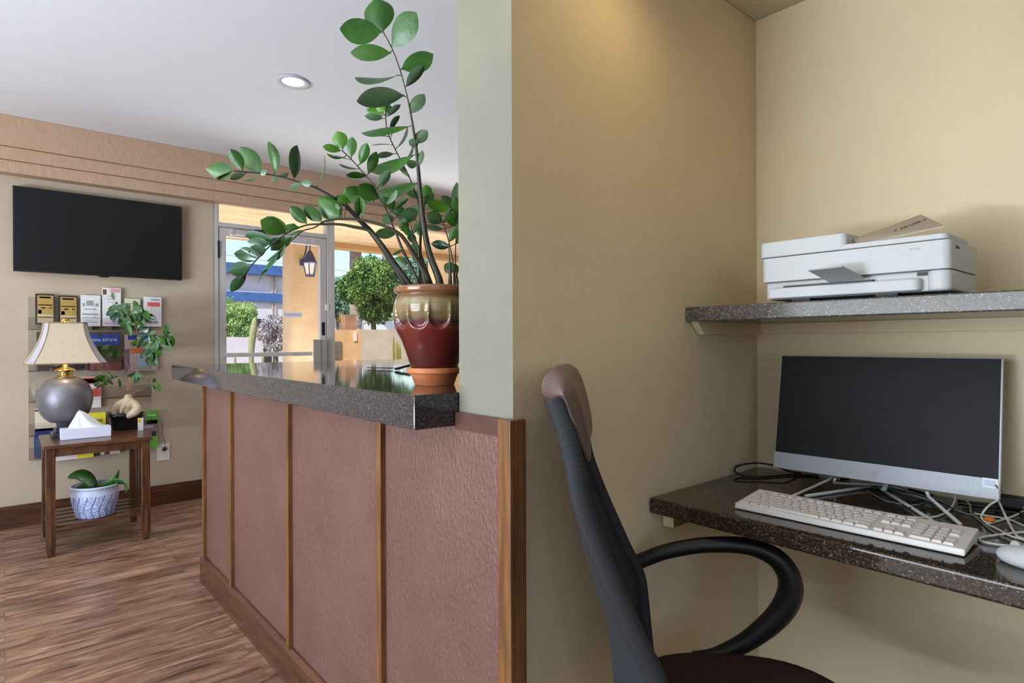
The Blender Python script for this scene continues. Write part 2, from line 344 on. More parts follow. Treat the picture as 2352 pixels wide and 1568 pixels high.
def pot_mat():
    m = mat('dripped_glaze', srgb(96, 34, 26), .12, spec=.6, coat=.5); p = m.node_tree.nodes['Principled BSDF']
    tc = N(m, 'ShaderNodeTexCoord'); s = N(m, 'ShaderNodeSeparateXYZ'); L(m, tc.outputs['Object'], s.inputs[0])
    n = N(m, 'ShaderNodeTexNoise'); n.inputs['Scale'].default_value = 30; L(m, tc.outputs['Object'], n.inputs['Vector'])
    ad = N(m, 'ShaderNodeMath', operation='MULTIPLY_ADD'); ad.inputs[1].default_value = .014; L(m, n.outputs[0], ad.inputs[0]); L(m, s.outputs[2], ad.inputs[2])
    mr = N(m, 'ShaderNodeMapRange'); mr.inputs[1].default_value = 0; mr.inputs[2].default_value = .26; L(m, ad.outputs[0], mr.inputs[0])
    r = N(m, 'ShaderNodeValToRGB'); e = r.color_ramp
    e.elements[0].position = .0; e.elements[0].color = srgb(62, 26, 24); e.elements[1].position = .475; e.elements[1].color = srgb(106, 36, 26)
    for q, c in ((.515, srgb(66, 38, 44)), (.56, srgb(112, 92, 58)), (.71, srgb(140, 122, 84)), (.745, srgb(112, 80, 46)), (.80, srgb(134, 92, 62))):
        k = e.elements.new(q); k.color = c
    L(m, mr.outputs[0], r.inputs[0]); L(m, r.outputs[0], p.inputs['Base Color'])
    return m
M_glaze = pot_mat()
def bluewhite():
    m = mat('blue_and_white_china', srgb(190, 200, 228), .15, spec=.6); p = m.node_tree.nodes['Principled BSDF']
    tc = N(m, 'ShaderNodeTexCoord'); s = N(m, 'ShaderNodeSeparateXYZ'); L(m, tc.outputs['Object'], s.inputs[0])
    at2 = N(m, 'ShaderNodeMath', operation='ARCTAN2'); L(m, s.outputs[1], at2.inputs[0]); L(m, s.outputs[0], at2.inputs[1])
    # swirl: angle*9 + wave of the height
    zs = N(m, 'ShaderNodeMath', operation='MULTIPLY'); zs.inputs[1].default_value = 36; L(m, s.outputs[2], zs.inputs[0])
    sn = N(m, 'ShaderNodeMath', operation='SINE'); L(m, zs.outputs[0], sn.inputs[0])
    ma = N(m, 'ShaderNodeMath', operation='MULTIPLY_ADD'); ma.inputs[1].default_value = 9; L(m, at2.outputs[0], ma.inputs[0]); L(m, sn.outputs[0], ma.inputs[2])
    s2 = N(m, 'ShaderNodeMath', operation='SINE'); L(m, ma.outputs[0], s2.inputs[0])
    ab = N(m, 'ShaderNodeMath', operation='ABSOLUTE'); L(m, s2.outputs[0], ab.inputs[0])
    r = N(m, 'ShaderNodeValToRGB'); r.color_ramp.elements[0].position = .08; r.color_ramp.elements[0].color = srgb(92, 108, 176); r.color_ramp.elements[1].position = .3; r.color_ramp.elements[1].color = (1, 1, 1, 1)
    L(m, ab.outputs[0], r.inputs[0])
    n = N(m, 'ShaderNodeTexNoise'); n.inputs['Scale'].default_value = 150; n.inputs['Detail'].default_value = 2; L(m, tc.outputs['Object'], n.inputs['Vector'])
    r3 = N(m, 'ShaderNodeValToRGB'); r3.color_ramp.elements[0].position = .47; r3.color_ramp.elements[0].color = srgb(206, 214, 238); r3.color_ramp.elements[1].position = .55; r3.color_ramp.elements[1].color = srgb(136, 154, 208)
    L(m, n.outputs[0], r3.inputs[0])
    mx = N(m, 'ShaderNodeMixRGB', blend_type='MULTIPLY'); mx.inputs[0].default_value = 1; L(m, r3.outputs[0], mx.inputs[1]); L(m, r.outputs[0], mx.inputs[2])
    gt = N(m, 'ShaderNodeMath', operation='GREATER_THAN'); gt.inputs[1].default_value = .128; L(m, s.outputs[2], gt.inputs[0])
    mz = N(m, 'ShaderNodeMixRGB'); L(m, gt.outputs[0], mz.inputs[0]); L(m, mx.outputs[0], mz.inputs[1]); mz.inputs[2].default_value = srgb(196, 208, 228)
    L(m, mz.outputs[0], p.inputs['Base Color'])
    return m
M_china = bluewhite()
_cc = {}
def col(r, g, b, rough=.55):
    k = (r, g, b)
    if k not in _cc: _cc[k] = mat('print_%d_%d_%d' % k, srgb(r, g, b), rough)
    return _cc[k]
# ================================================================== SETTING
XT, YB, XR, YF, ZC = .749, .875, 1.712, 4.87, 2.55     # panel plane, nook back wall, nook right wall, front wall, ceiling
def struct(name, bm, m, parent=None, **k):
    o = obj(name, bm, m, parent, **k)
    if not parent: o['kind'] = 'structure'
    return o
struct('floor', boxes((-3.6, 4.7, -2.6, 5.0, -.08, 0)), M_floor)
struct('ceiling', boxes((-3.6, 4.7, -2.6, 5.0, ZC, ZC+.1)), M_ceiling)
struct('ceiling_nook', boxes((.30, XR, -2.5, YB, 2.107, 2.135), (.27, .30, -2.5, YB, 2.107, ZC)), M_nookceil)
struct('wall_front', boxes((-3.6, 1.205, YF, YF+.14, 0, ZC), (1.205, 4.62, YF, YF+.14, 2.245, ZC), (4.42, 4.7, YF, YF+.14, 0, 2.245), (2.15, 4.42, YF, YF+.14, 0, .42)), M_lobby_wall)
struct('wall_left', boxes((-3.6, -3.5, -2.5, -.2, 0, ZC), (-3.6, -3.5, 3.2, YF, 0, ZC), (-3.6, -3.5, -.2, 3.2, 0, .45), (-3.6, -3.5, -.2, 3.2, 2.45, ZC)), M_lobby_wall)
struct('wall_rear', boxes((-3.6, -2.1, -2.6, -2.5, 0, ZC), (.3, 4.7, -2.6, -2.5, 0, ZC), (-2.1, .3, -2.6, -2.5, 0, .7), (-2.1, .3, -2.6, -2.5, 2.3, ZC)), M_lobby_wall)
struct('wall_right', boxes((4.62, 4.72, -2.5, YF, 0, ZC)), M_lobby_wall)
# the wall between nook and lobby: its end face towards the lobby is the pale pillar
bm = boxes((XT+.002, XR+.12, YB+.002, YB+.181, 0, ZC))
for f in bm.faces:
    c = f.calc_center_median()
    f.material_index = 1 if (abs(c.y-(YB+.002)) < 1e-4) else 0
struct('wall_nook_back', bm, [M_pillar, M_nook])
struct('wall_nook_right', boxes((XR, XR+.12, -2.5, YB+.002, 0, ZC)), M_nook)
# windows out of the picture that let the daylight in
for i, (a, b) in enumerate((((-3.57, -3.53, -.2, 3.2, .45, 2.45), 1), ((-2.1, .3, -2.57, -2.53, .7, 2.3), 0))):
    x0, x1, y0, y1, z0, z1 = a; t = .05
    if b: fr = boxes((x0, x1, y0, y0+t, z0, z1), (x0, x1, y1-t, y1, z0, z1), (x0, x1, y0, y1, z0, z0+t), (x0, x1, y0, y1, z1-t, z1), (x0, x1, 1.48, 1.53, z0, z1))
    else: fr = boxes((x0, x0+t, y0, y1, z0, z1), (x1-t, x1, y0, y1, z0, z1), (x0, x1, y0, y1, z0, z0+t), (x0, x1, y0, y1, z1-t, z1), (-.925, -.875, y0, y1, z0, z1))
    wf = struct('window_%d' % (i+2), fr, M_alu)
    pn = boxes(((x0+x1)/2-.003, (x0+x1)/2+.003, y0+t, y1-t, z0+t, z1-t) if b else (x0+t, x1-t, (y0+y1)/2-.003, (y0+y1)/2+.003, z0+t, z1-t))
    obj('pane', pn, M_glass, wf)
# baseboard along the front wall and the nook
struct('baseboard_front', boxes((-3.5, 1.200, YF-.016, YF, 0, .128), (-3.5, 1.200, YF-.012, YF, .128, .142)), M_base, bevel=.003)
struct('baseboard_left', boxes((-3.5, -3.484, -2.5, YF-.016, 0, .14)), M_base, bevel=.003)
# valance: three stepped fabric bands running the whole width over door and television
struct('trim_1', boxes((-3.5, 4.62, 4.750, YF, 2.362, ZC), (-3.5, 4.62, 4.762, YF, 2.282, 2.360), (-3.5, 4.62, 4.774, YF, 2.205, 2.280)), M_valance, bevel=.004)
# downlights
def downlight(name, label, x, y, z, r, power, col_, group=None):
    t = thing(name, label, 'ceiling light', (x, y, z), group=group)
    obj('trim_ring', lathe(B(), [(r*.64, -.001), (r*.66, -.004), (r*.97, -.010), (r, -.006), (r, 0)], seg=40), M_white_plastic, t, smooth=True)
    obj('diffuser', lathe(B(), [(0, -.0035), (r*.655, -.0035), (r*.655, -.001), (0, -.001)], seg=40), M_glow, t)
    l = lamp('downlight_bulb', 'SPOT', (x, y, z-.02), power, col_, size=r*.6, to=(x, y, 0), spot_size=math.radians(150), spot_blend=1.0)
    return t
p = onp(673, 187, 2, ZC)
downlight('recessed_downlight', 'round white recessed light glowing in the lobby ceiling', p.x, p.y, ZC, .085, 22, (1, .95, .88))
for q in ((-.5, 3.2), (-1.9, 1.4), (-.4, 1.0), (2.9, 3.2), (2.9, 1.7), (-.6, -.9)):
    downlight('recessed_downlight', 'round white recessed light elsewhere in the lobby ceiling', q[0], q[1], ZC, .085, 22, (1, .95, .88), 'further recessed lobby lights')
downlight('nook_downlight', 'round recessed light in the low ceiling over the desk', 1.02, .69, 2.107, .07, 4.4, (1, .73, .34))
downlight('nook_downlight', 'round recessed light in the low ceiling further along the desk', 1.02, -.9, 2.107, .07, 1.5, (1, .80, .5))

# ------------------------------------------------------------------ glazed front: door, transom, window
Y0, Y1 = 4.875, 4.955
fr = struct('trim_2', boxes((1.205, 1.241, Y0, Y1, 0, 2.245), (2.099, 2.150, Y0, Y1, 0, 2.245), (1.241, 2.099, Y0, Y1, 2.040, 2.072), (1.205, 2.150, Y0, Y1, 2.235, 2.245)), M_alu, bevel=.002)
tr = struct('window_1', boxes((2.150, 2.165, Y0, Y1, .42, 2.245), (4.385, 4.42, Y0, Y1, .42, 2.245), (2.165, 4.385, Y0, Y1, .42, .47), (2.165, 4.385, Y0, Y1, 2.225, 2.245)), M_alu, bevel=.002)
obj('pane', boxes((2.165, 4.385, 4.912, 4.918, .47, 2.225)), M_glass, tr)
t2 = struct('window_4', boxes((1.241, 1.247, Y0+.01, Y1-.01, 2.072, 2.235), (2.093, 2.099, Y0+.01, Y1-.01, 2.072, 2.235)), M_alu)
obj('pane', boxes((1.247, 2.093, 4.912, 4.918, 2.072, 2.235)), M_glass, t2)
dr = struct('door_1', boxes((1.246, 1.298, 4.885, 4.930, .01, 2.034), (2.040, 2.094, 4.885, 4.930, .01, 2.034), (1.298, 2.040, 4.885, 4.930, 1.972, 2.034), (1.298, 2.040, 4.885, 4.930, .01, .24)), M_alu, bevel=.002)
obj('pane', boxes((1.298, 2.040, 4.905, 4.911, .24, 1.972)), M_glass, dr)
obj('push_bar', boxes((1.285, 1.955, 4.845, 4.862, 1.045, 1.077), (1.285, 1.305, 4.86, 4.886, 1.045, 1.077)), M_alu, dr, bevel=.003)
obj('pull_plate', boxes((1.955, 2.02, 4.825, 4.84, .950, 1.180), (2.02, 2.078, 4.835, 4.888, .950, 1.180)), M_steel, dr, bevel=.003)
obj('lock', boxes((2.052, 2.076, 4.878, 4.886, 1.215, 1.325)), M_black, dr, bevel=.002)
obj('latch', boxes((2.082, 2.112, 4.868, 4.886, 1.425, 1.475)), M_outlet, dr, bevel=.003)
obj('hinge', boxes((1.236, 1.250, 4.872, 4.886, 1.80, 1.93)), M_black, dr, bevel=.002)
cl = obj('door_closer', boxes((1.335, 1.56, 4.84, 4.886, 1.982, 2.022), (1.32, 1.345, 4.835, 4.886, 1.978, 2.026)), M_alu, dr, bevel=.003)
bm = B(); tube(bm, [(1.50, 4.86, 2.024), (1.66, 4.80, 2.045), (1.56, 4.87, 2.052)], .006, 6); box(bm, 1.5, 1.58, 4.845, 4.872, 2.024, 2.040)
obj('closer_arm', bm, M_dark, cl)
a = onp(651, 716, 1, 4.903); b = onp(693, 729, 1, 4.903)
st = obj('glass_notice', boxes((a.x, b.x, 4.901, 4.9045, b.z, a.z)), col(238, 236, 246), None)
tag(st, 'narrow white notice strip stuck on the door glass', 'notice')
obj('print_line', boxes((a.x+.006, b.x-.006, 4.9002, 4.9012, (a.z+b.z)/2-.003, (a.z+b.z)/2+.002)), col(150, 150, 190), st)

# ------------------------------------------------------------------ reception counter
ws = struct('trim_3', boxes((.742, .751, YB+.003, YB+.181, .02, 1.003)), M_panel)
obj('dark_band', boxes((.7395, .744, YB+.026, YB+.181, .968, 1.0035)), M_darkband, ws)  # thin strip along the upper edge, darker than the panel
obj('corner_post', boxes((.731, .743, YB-.012, YB+.026, 0, 1.0045), (.743, .772, YB-.012, YB+.001, 0, 1.0045)), M_batten, ws, bevel=.002)
def skirting(y0, y1):
    bmb = boxes((.722, .743, y0, y1, 0, .112)); prism(bmb, [(.722, y0, .112), (.743, y0, .112), (.743, y0, .126), (.734, y0, .124)], (0, y1-y0, 0)); return bmb
obj('baseboard', skirting(YB+.026, YB+.181), M_base, ws)
rc = thing('reception_counter', 'terracotta panelled reception counter with honey wood battens', 'counter', (XT, 2.1, 0))
obj('cabinet_body', boxes((.752, 2.25, 1.058, 3.16, 0, .9725)), M_panel, rc, world=True)
obj('front_panel', boxes((.742, .751, 1.0561, 3.166, .02, .9725)), M_panel, rc, world=True)
for y in (1.382, 2.028, 2.700, 3.150):
    obj('batten', boxes((.727, .743, y-.013, y+.013, .11, .9725)), M_batten, rc, world=True, bevel=.0015)
obj('baseboard', skirting(1.0561, 3.185), M_base, rc, world=True)
tag(obj('countertop', boxes((.640, 2.35, 1.0585, 3.38, .9735, 1.045)), M_granite, None, bevel=.0016), 'thick polished dark speckled granite top on the reception counter', 'countertop')

# scissors on the counter
p = onp(905, 846, 2, 1.045)
sc = thing('scissors', 'black scissors lying on the counter beside the flower pot', 'scissors', (p.x, p.y, 1.045))
pa, pb, pc = onp(842, 844.5, 2, 1.049), onp(900, 846, 2, 1.050), onp(925, 847, 2, 1.051)
for sgn in (-1, 1):
    d = (pb-pa).normalized(); s = Vector((-d.y, d.x, 0))*sgn
    obj('blade', prism(B(), [pa, pb+s*.010, pb-s*.002], (0, 0, .003)), M_black, sc, world=True)
    c = pc+s*.018+Vector((0, 0, .004)); e = (Vector((0, 0, 1))*.8+s*.6).normalized() if sgn > 0 else s
    ring = [c+d*.02*math.cos(k*PI/8)+s*.011*math.sin(k*PI/8)+Vector((0, 0, (.006 if sgn > 0 else 0)+.004*math.cos(k*PI/8))) for k in range(16)]
    obj('handle', tube(B(), ring, .0035, 6, closed=True), M_darkwood, sc, world=True, smooth=True)

# ================================================================== NOOK
tag(obj('granite_desk', boxes((1.178, XR-.001, -1.9, YB, .742, .779)), M_granite_desk, None, bevel=.006, seg=3), 'wall-mounted dark brown granite desk top in the nook', 'desk')
bm = boxes((1.235, XR-.001, YB-.03, YB-.0005, .701, .7415)); o = obj('desk_support', bm, M_batten, None, bevel=.001)
tag(o, 'small wooden cleat carrying the left end of the granite desk', 'bracket')
obj('cut_end', boxes((1.2335, 1.2355, YB-.03, YB-.0005, .701, .7415)), col(226, 214, 170), o)
tag(obj('wall_shelf', boxes((1.335, XR-.001, -1.9, YB, 1.2045, 1.241)), M_granite_shelf, None, bevel=.003), 'speckled granite shelf on the nook wall above the computer', 'shelf')
bm = B(); prism(bm, [(1.360, YB-.019, 1.2043), (XR-.02, YB-.019, 1.2043), (XR-.02, YB-.019, 1.172), (1.392, YB-.019, 1.172)], (0, .0185, 0))
o = obj('shelf_cleat', bm, M_nook, None); tag(o, 'painted wooden cleat under the shelf, on the short wall beside the chair', 'bracket')
bm = B(); prism(bm, [(1.3585, YB-.020, 1.2043), (1.3645, YB-.020, 1.2043), (1.3965, YB-.020, 1.171), (1.3905, YB-.020, 1.171)], (0, .0195, 0)); obj('cut_end', bm, col(206, 196, 160), o)
tag(obj('shelf_cleat', boxes((XR-.019, XR-.0005, -1.9, YB, 1.174, 1.2043)), M_nook, None, bevel=.001), 'long painted cleat under the shelf along the wall behind the computer', 'bracket')

# ------------------------------------------------------------------ all-in-one computer
n = Vector((math.cos(math.radians(-86.82)), math.sin(math.radians(-86.82)), 0)); bk0 = Vector((-n.y, n.x, 0)); tl = math.radians(10.58)
up = Vector((0, 0, 1))*math.cos(tl)+bk0*math.sin(tl); bk = up.cross(n)
cp = thing('desktop_computer', 'silver all-in-one computer with blank dark screen on the granite desk', 'computer', (1.583, .5245, .779))
MO = Matrix(((n.x, bk.x, up.x, 1.583), (n.y, bk.y, up.y, .5245), (n.z, bk.z, up.z, .8147), (0, 0, 0, 1)))
def mbox(*a): bm = B(); box(bm, *a, M=MO); return bm
W2, HH = .2375, .3054
obj('casing', mbox(-W2, W2, .002, .014, 0, HH), M_silver, cp, world=True, bevel=.003)
obj('rear_cover', mbox(-.16, .16, .014, .034, .03, .25), M_white_plastic, cp, world=True, bevel=.008)
obj('screen', mbox(-W2+.0035, W2-.0035, .0004, .004, .043, HH-.0028), M_monscreen, cp, world=True)
sp = obj('speaker_grille', mbox(-W2+.001, W2-.001, .0002, .004, .001, .0425), M_grille, cp, world=True)
lg = B(); lathe(lg, [(0, -.0008), (.0085, -.0008), (.0085, .0014), (0, .0014)], seg=32); lg.transform(Matrix(((n.x, up.x, -bk.x, 0), (n.y, up.y, -bk.y, 0), (n.z, up.z, -bk.z, 0), (0, 0, 0, 1)))); lg.transform(Matrix.Translation(MO @ Vector((0, .0002, .022))))
lo = obj('logo_disc', lg, M_white_plastic, sp, world=True)
text('logo_letters', 'hp', .012, MO @ Vector((0, -.0017, .0225)), n, up, M_grey_plastic, sp, .0002, font_shear=.35)
obj('label_sticker', mbox(W2-.030, W2-.004, -.0004, .0004, .024, .044), col(236, 236, 246), cp, world=True)
obj('sticker_print', mbox(W2-.0265, W2-.0085, -.0008, -.0002, .0275, .0405), col(206, 210, 226), cp, world=True)
def rod(pts, r, z=None): return tube(B(), smooth_path([onp(x, y, 2, zz) for x, y, zz in pts], 5), r, 10)
bm = rod([(1908, 1096, .806), (1898, 1104, .796), (1822, 1138, .7835)], .0032)
tube(bm, [onp(1850, 1139, 2, .7835), onp(1925, 1128, 2, .7835), onp(2003, 1116, 2, .7835), onp(2013, 1117, 2, .7835), onp(2075, 1154, 2, .7835), onp(2142, 1196, 2, .7835)], .0038, 10)
tube(bm, [onp(2128, 1128, 2, .81), onp(2134, 1142, 2, .796), onp(2206, 1204, 2, .7835)], .0038, 10)
tube(bm, [onp(1918, 1100, 2, .806), onp(1914, 1108, 2, .793), onp(2040, 1114, 2, .787), onp(2136, 1146, 2, .787)], .003, 10)
tube(bm, [MO @ Vector((0, .03, .12)), Vector((1.66, .52, .80)), Vector((1.64, .52, .785))], .006, 10)
obj('wire_stand', bm, mat('stand_rod', srgb(196, 200, 196), .35), cp, world=True, smooth=True)

# ------------------------------------------------------------------ keyboard
FL, FR, BL, BR = onp(1687, 1166, 2, .781), onp(2216, 1278, 2, .781), onp(1748, 1122, 2, .803), onp(2246, 1214, 2, .803)
kx = (FR-FL); kl = kx.length; kx.normalize(); ky = Vector((-kx.y, kx.x, 0)); kd = ((BL-FL).dot(ky)+(BR-FR).dot(ky))/2
kb = thing('keyboard', 'white full size keyboard lying on the desk before the computer', 'keyboard', tuple(FL+kx*kl/2)); kb.location.z = .779
MK = Matrix(((kx.x, ky.x, 0, FL.x), (kx.y, ky.y, 0, FL.y), (0, 0, 1, .7795), (0, 0, 0, 1)))
bm = B(); prism(bm, [MK @ Vector(q) for q in ((0, 0, .001), (0, .002, .0125), (0, kd, .0235), (0, kd, .006))], kx*kl); obj('case', bm, M_white_shade, kb, world=True, bevel=.002)
bm = B(); sl = (.0235-.0125)/kd
def keycap(x0, x1, y0, y1):
    z = lambda y: .0126+sl*y; h = .0045; i = .0022
    a = [MK @ Vector(q) for q in ((x0, y0, z(y0)), (x1, y0, z(y0)), (x1, y1, z(y1)), (x0, y1, z(y1)))]
    b = [MK @ Vector(q) for q in ((x0+i, y0+i*.7, z(y0)+h), (x1-i, y0+i*.7, z(y0)+h), (x1-i, y1-i, z(y1)+h), (x0+i, y1-i, z(y1)+h))]
    va = [bm.verts.new(q) for q in a]; vb = [bm.verts.new(q) for q in b]; bm.faces.new(vb)
    for k in range(4): bm.faces.new((va[k], va[(k+1) % 4], vb[(k+1) % 4], vb[k]))
u = (kl-.028)/22.6; x00 = .008; rh = (kd-.022)/6.3; y00 = .008
def row(r, xs, ws):
    yy = y00+r*rh+(.3*rh if r == 5 else 0); x = xs
    for w_ in ws:
        if w_ > 0: keycap(x00+x*u+.0004, x00+(x+w_)*u-.0004, yy+.0005, yy+rh-.0005)
        x += abs(w_)
row(0, 0, [1.25, 1.25, 1.25, 6, 1.25, 1.25, 1.25, 1.5]); row(1, 0, [2.25]+[1]*10+[2.75]); row(2, 0, [1.75]+[1]*11+[2.25]); row(3, 0, [1.5]+[1]*12+[1.5]); row(4, 0, [1]*13+[2]); row(5, 0, [1, -1, 1, 1, 1, 1, -.5, 1, 1, 1, 1, -.5, 1, 1, 1, 1])
row(0, 15.4, [1, 1, 1]); row(1, 16.4, [1]); row(3, 15.4, [1, 1, 1]); row(4, 15.4, [1, 1, 1]); row(5, 15.4, [1, 1, 1])
row(0, 18.8, [2, 1, 1]); row(1, 18.8, [1, 1, 1, 1]); row(2, 18.8, [1, 1, 1]); row(3, 18.8, [1, 1, 1, 1]); row(4, 18.8, [1, 1, 1, 1])
obj('keys', bm, mat('key_caps', srgb(210, 204, 200), .5), kb, world=True)
# mouse
p = onp(2382, 1290, 2, .79)
ms = thing('computer_mouse', 'white computer mouse at the right end of the desk', 'mouse', (p.x, p.y, .779), math.radians(-100))
bm = sphere(B(), (0, 0, .012), .030, 1.05*1.75, 1.0, .75, 24, 14)
for v in bm.verts:
    if v.co.z < .0: v.co.z = 0
obj('shell', bm, M_white_plastic, ms, smooth=True)
obj('wheel', lathe(B(), [(0, -.003), (.007, -.003), (.007, .003), (0, .003)], seg=16), M_grey_plastic, ms).matrix_basis = Matrix.Translation((-.028, 0, .031)) @ Matrix.Rotation(PI/2, 4, 'X')
# cables
def cable(name, label, pts, r, m, z=.782, cat='cable', group=None):
    P3 = [onp(q[0], q[1], 2, q[2] if len(q) > 2 else z) for q in pts]
    o = obj(name, tube(B(), smooth_path(P3, 6), r, 8), m, None, smooth=True); return tag(o, label, cat, group)
cable('power_cable', 'black power cable looped on the desk in the nook corner', [(1880, 1092), (1820, 1090), (1745, 1095), (1702, 1090, .784), (1687, 1080, .792), (1697, 1069, .802), (1735, 1063, .806), (1775, 1068, .804), (1806, 1080, .796), (1840, 1086)], .0026, M_cable_b)
cable('white_cable', 'white cable hanging from the screen edge and crossing down towards the mouse', [(2283, 1112, .875), (2291, 1120, .86), (2292, 1145, .84), (2296, 1155, .825), (2312, 1190, .79), (2330, 1222, .784), (2348, 1236), (2420, 1250)], .0022, M_cable_w)
cable('white_cable', 'white cable curling out of the lower screen corner into a wide loop', [(2292, 1148, .83), (2270, 1162, .81), (2255, 1182, .79), (2258, 1194, .784), (2272, 1201), (2300, 1194), (2330, 1184), (2352, 1172), (2380, 1150)], .0022, M_cable_w)
cable('white_cable', 'white cable with a flat sharp bend lying nearest the mouse', [(2420, 1228), (2352, 1222), (2310, 1226), (2262, 1232), (2248, 1237), (2256, 1243), (2290, 1250), (2352, 1256), (2420, 1266)], .0024, M_cable_w)
cable('white_cable', 'white keyboard cable bowing down from below the screen behind the keyboard', [(2192, 1137, .80), (2193, 1150, .79), (2178, 1172, .784), (2150, 1186), (2110, 1188), (2085, 1186)], .0022, M_cable_w)
cable('white_cable', 'white cable rising behind the right screen edge to the right', [(2302, 1124, .82), (2320, 1136, .80), (2345, 1160, .79), (2400, 1200)], .0022, M_cable_w)
cable('white_cable', 'white cable running in a shallow arc below the orange tag', [(2238, 1178), (2262, 1183), (2300, 1189), (2330, 1197), (2400, 1230)], .0018, M_cable_w)
cable('white_cable', 'white cable crossing diagonally from the orange tag to the frame edge', [(2266, 1203), (2290, 1214), (2320, 1230), (2352, 1240), (2400, 1260)], .0020, M_cable_w)
cable('grey_cable', 'thin grey cable curving right of the keyboard corner', [(2218, 1146, .80), (2228, 1160, .79), (2232, 1178), (2262, 1205), (2300, 1232), (2340, 1246), (2400, 1262)], .0018, M_cable_g)
cable('grey_cable', 'thin grey cable slanting below the middle of the screen', [(2060, 1128), (2110, 1140), (2160, 1158), (2210, 1176), (2240, 1184)], .0016, M_cable_g)
for k, (pp) in enumerate(([(1985, 1118), (2030, 1140), (2075, 1152), (2120, 1148)], [(1990, 1126), (2035, 1149), (2080, 1158), (2118, 1160)], [(1996, 1132), (2040, 1158), (2088, 1166), (2126, 1156)], [(2000, 1112), (2050, 1124), (2090, 1136), (2140, 1150)], [(2040, 1122), (2080, 1128), (2150, 1150), (2190, 1168)])):
    cable('thin_cable', 'thin dark cable in the tangle under the computer screen', pp, .0014, M_cable_g if k % 2 else M_cable_b, .781+.002*k, group='tangled thin cables under the screen')
for k, pp in enumerate(([(2200, 1150), (2260, 1158), (2352, 1166), (2420, 1170)], [(2210, 1168), (2280, 1172), (2352, 1180), (2420, 1190)], [(1930, 1100), (1990, 1104), (2060, 1116), (2140, 1138)])):
    cable('black_cable', ['black cable lying behind the white cables near the wall', 'black cable lying just in front of the orange tag', 'black cable passing under the left half of the screen'][k], pp, .003, M_cable_b, .783)
p = onp(2272, 1193, 2, .787); o = obj('cable_tag', sphere(B(), (p.x, p.y, p.z), .009, 1, 1.1, .7), M_orange, None, smooth=True); tag(o, 'small orange plug among the white cables', 'plug')
p = onp(2345, 1170, 2, .79); tag(obj('power_adapter', boxes((p.x+.03, p.x+.085, p.y-.14, p.y-.01+.06, .7795, .808)), M_black, None, bevel=.006), 'black power brick against the wall behind the cables', 'power adapter')

# ------------------------------------------------------------------ printer
XF, YL, YRt = 1.352, .682, .315
pr = thing('printer', 'white all-in-one printer with a document feeder on the shelf', 'printer', (1.45, .5, 1.241))
zs = 1.2475
def rr(x0, x1, y0, y1, r, z, rb=None):
    rb = r if rb is None else rb; out = []; NQ = 12
    for cx_, cy_, r_, a0 in ((x0+r, y0+r, r, PI), (x1-rb, y0+rb, rb, 1.5*PI), (x1-rb, y1-rb, rb, 0), (x0+r, y1-r, r, .5*PI)):
        for k in range(NQ+1): a_ = a0+k*PI/2/NQ; out.append((cx_+r_*math.cos(a_), cy_+r_*math.sin(a_), z))
    return out
def rbox(x0, x1, y0, y1, z0, z1, r, rb=.004): return prism(B(), rr(x0, x1, y0, y1, r, z0, rb), (0, 0, z1-z0))
lb = rbox(XF+.016, 1.548, YRt+.002, YL-.004, zs+.002, 1.2893, .006); obj('lower_body', lb, M_white_plastic, pr, world=True, bevel=.003)
obj('cartridge_door', rbox(XF, 1.42, YRt+.0005, .3545, zs+.001, 1.2890, .016, .01), M_white_plastic, pr, world=True, bevel=.006, seg=4)
obj('upper_body', rbox(XF, 1.55, YRt, YL, 1.2897, 1.345, .014), M_white_plastic, pr, world=True, bevel=.0012, seg=2)
hl = obj('scanner_lid', rbox(XF+.001, 1.50, YRt+.004, YL+.003, 1.3465, 1.3575, .012), M_white_plastic, pr, world=True, bevel=.0025, seg=3)
obj('document_feeder', rbox(XF, 1.47, .498, YL+.004, 1.3465, 1.3825, .012), M_white_plastic, pr, world=True, bevel=.0035, seg=3)
# feeder input tray: a thin tilted sheet of plastic
tA, tB, tC = onp(1958, 553, 0, 1.395), onp(2115, 496, 0, 1.49), onp(2169, 522, 0, 1.40)
tD = tA + (tC-tB)
ft = obj('paper_tray', prism(B(), [tA, tB, tC, Vector((tC.x-.02, tC.y+.145, tC.z-.018))], (0, 0, .0035)), mat('taupe_tray', srgb(158, 146, 130), .5), pr, world=True)
tray_o = obj('output_tray', rbox(XF-.006, XF+.08, .364, .668, zs+.003, 1.2745, .012), M_white_plastic, pr, world=True, bevel=.006, seg=4)
obj('paper_slot', boxes((XF+.004, XF+.017, .448, .632, 1.2742, 1.2790)), M_dark_slot, tray_o, world=True)
bmx = B(); e1, e2, e3, e4 = onp(1905, 649, 0, XF-.006), onp(1988, 641, 0, XF-.006), onp(1935, 613, 0, XF-.075), onp(1855, 622, 0, XF-.075)
prism(bmx, [e1, e2, e3, e4], (0, 0, .003)); obj('paper_stop', bmx, M_grey_plastic, tray_o, world=True, bevel=.001)
obj('seam', boxes((XF+.012, XF+.018, .330, .372, 1.2800, 1.2868)), M_dark_slot, pr, world=True)
obj('carry_slot', boxes((1.388, 1.412, YRt-.0006, YRt+.002, 1.3305, 1.336)), M_dark_slot, pr, world=True)
text('brand_lettering', 'hp envy', .006, (XF-.0005, .372, 1.333), (0, -1, 0), (0, 0, 1), col(170, 172, 174), pr, .0002)
q = (tB+tC)/2*.55 + (tA+tC)/2*.45
for k, (yy) in enumerate((.428, .60)): obj('foot', boxes((XF+.02, XF+.05, yy-.02, yy+.02, 1.241, zs+.004)), M_dark_slot, pr, world=True)
for k in (.35, .64): obj('foot', boxes((1.50, 1.53, k-.012, k+.012, 1.241, zs+.004)), M_dark_slot, pr, world=True)
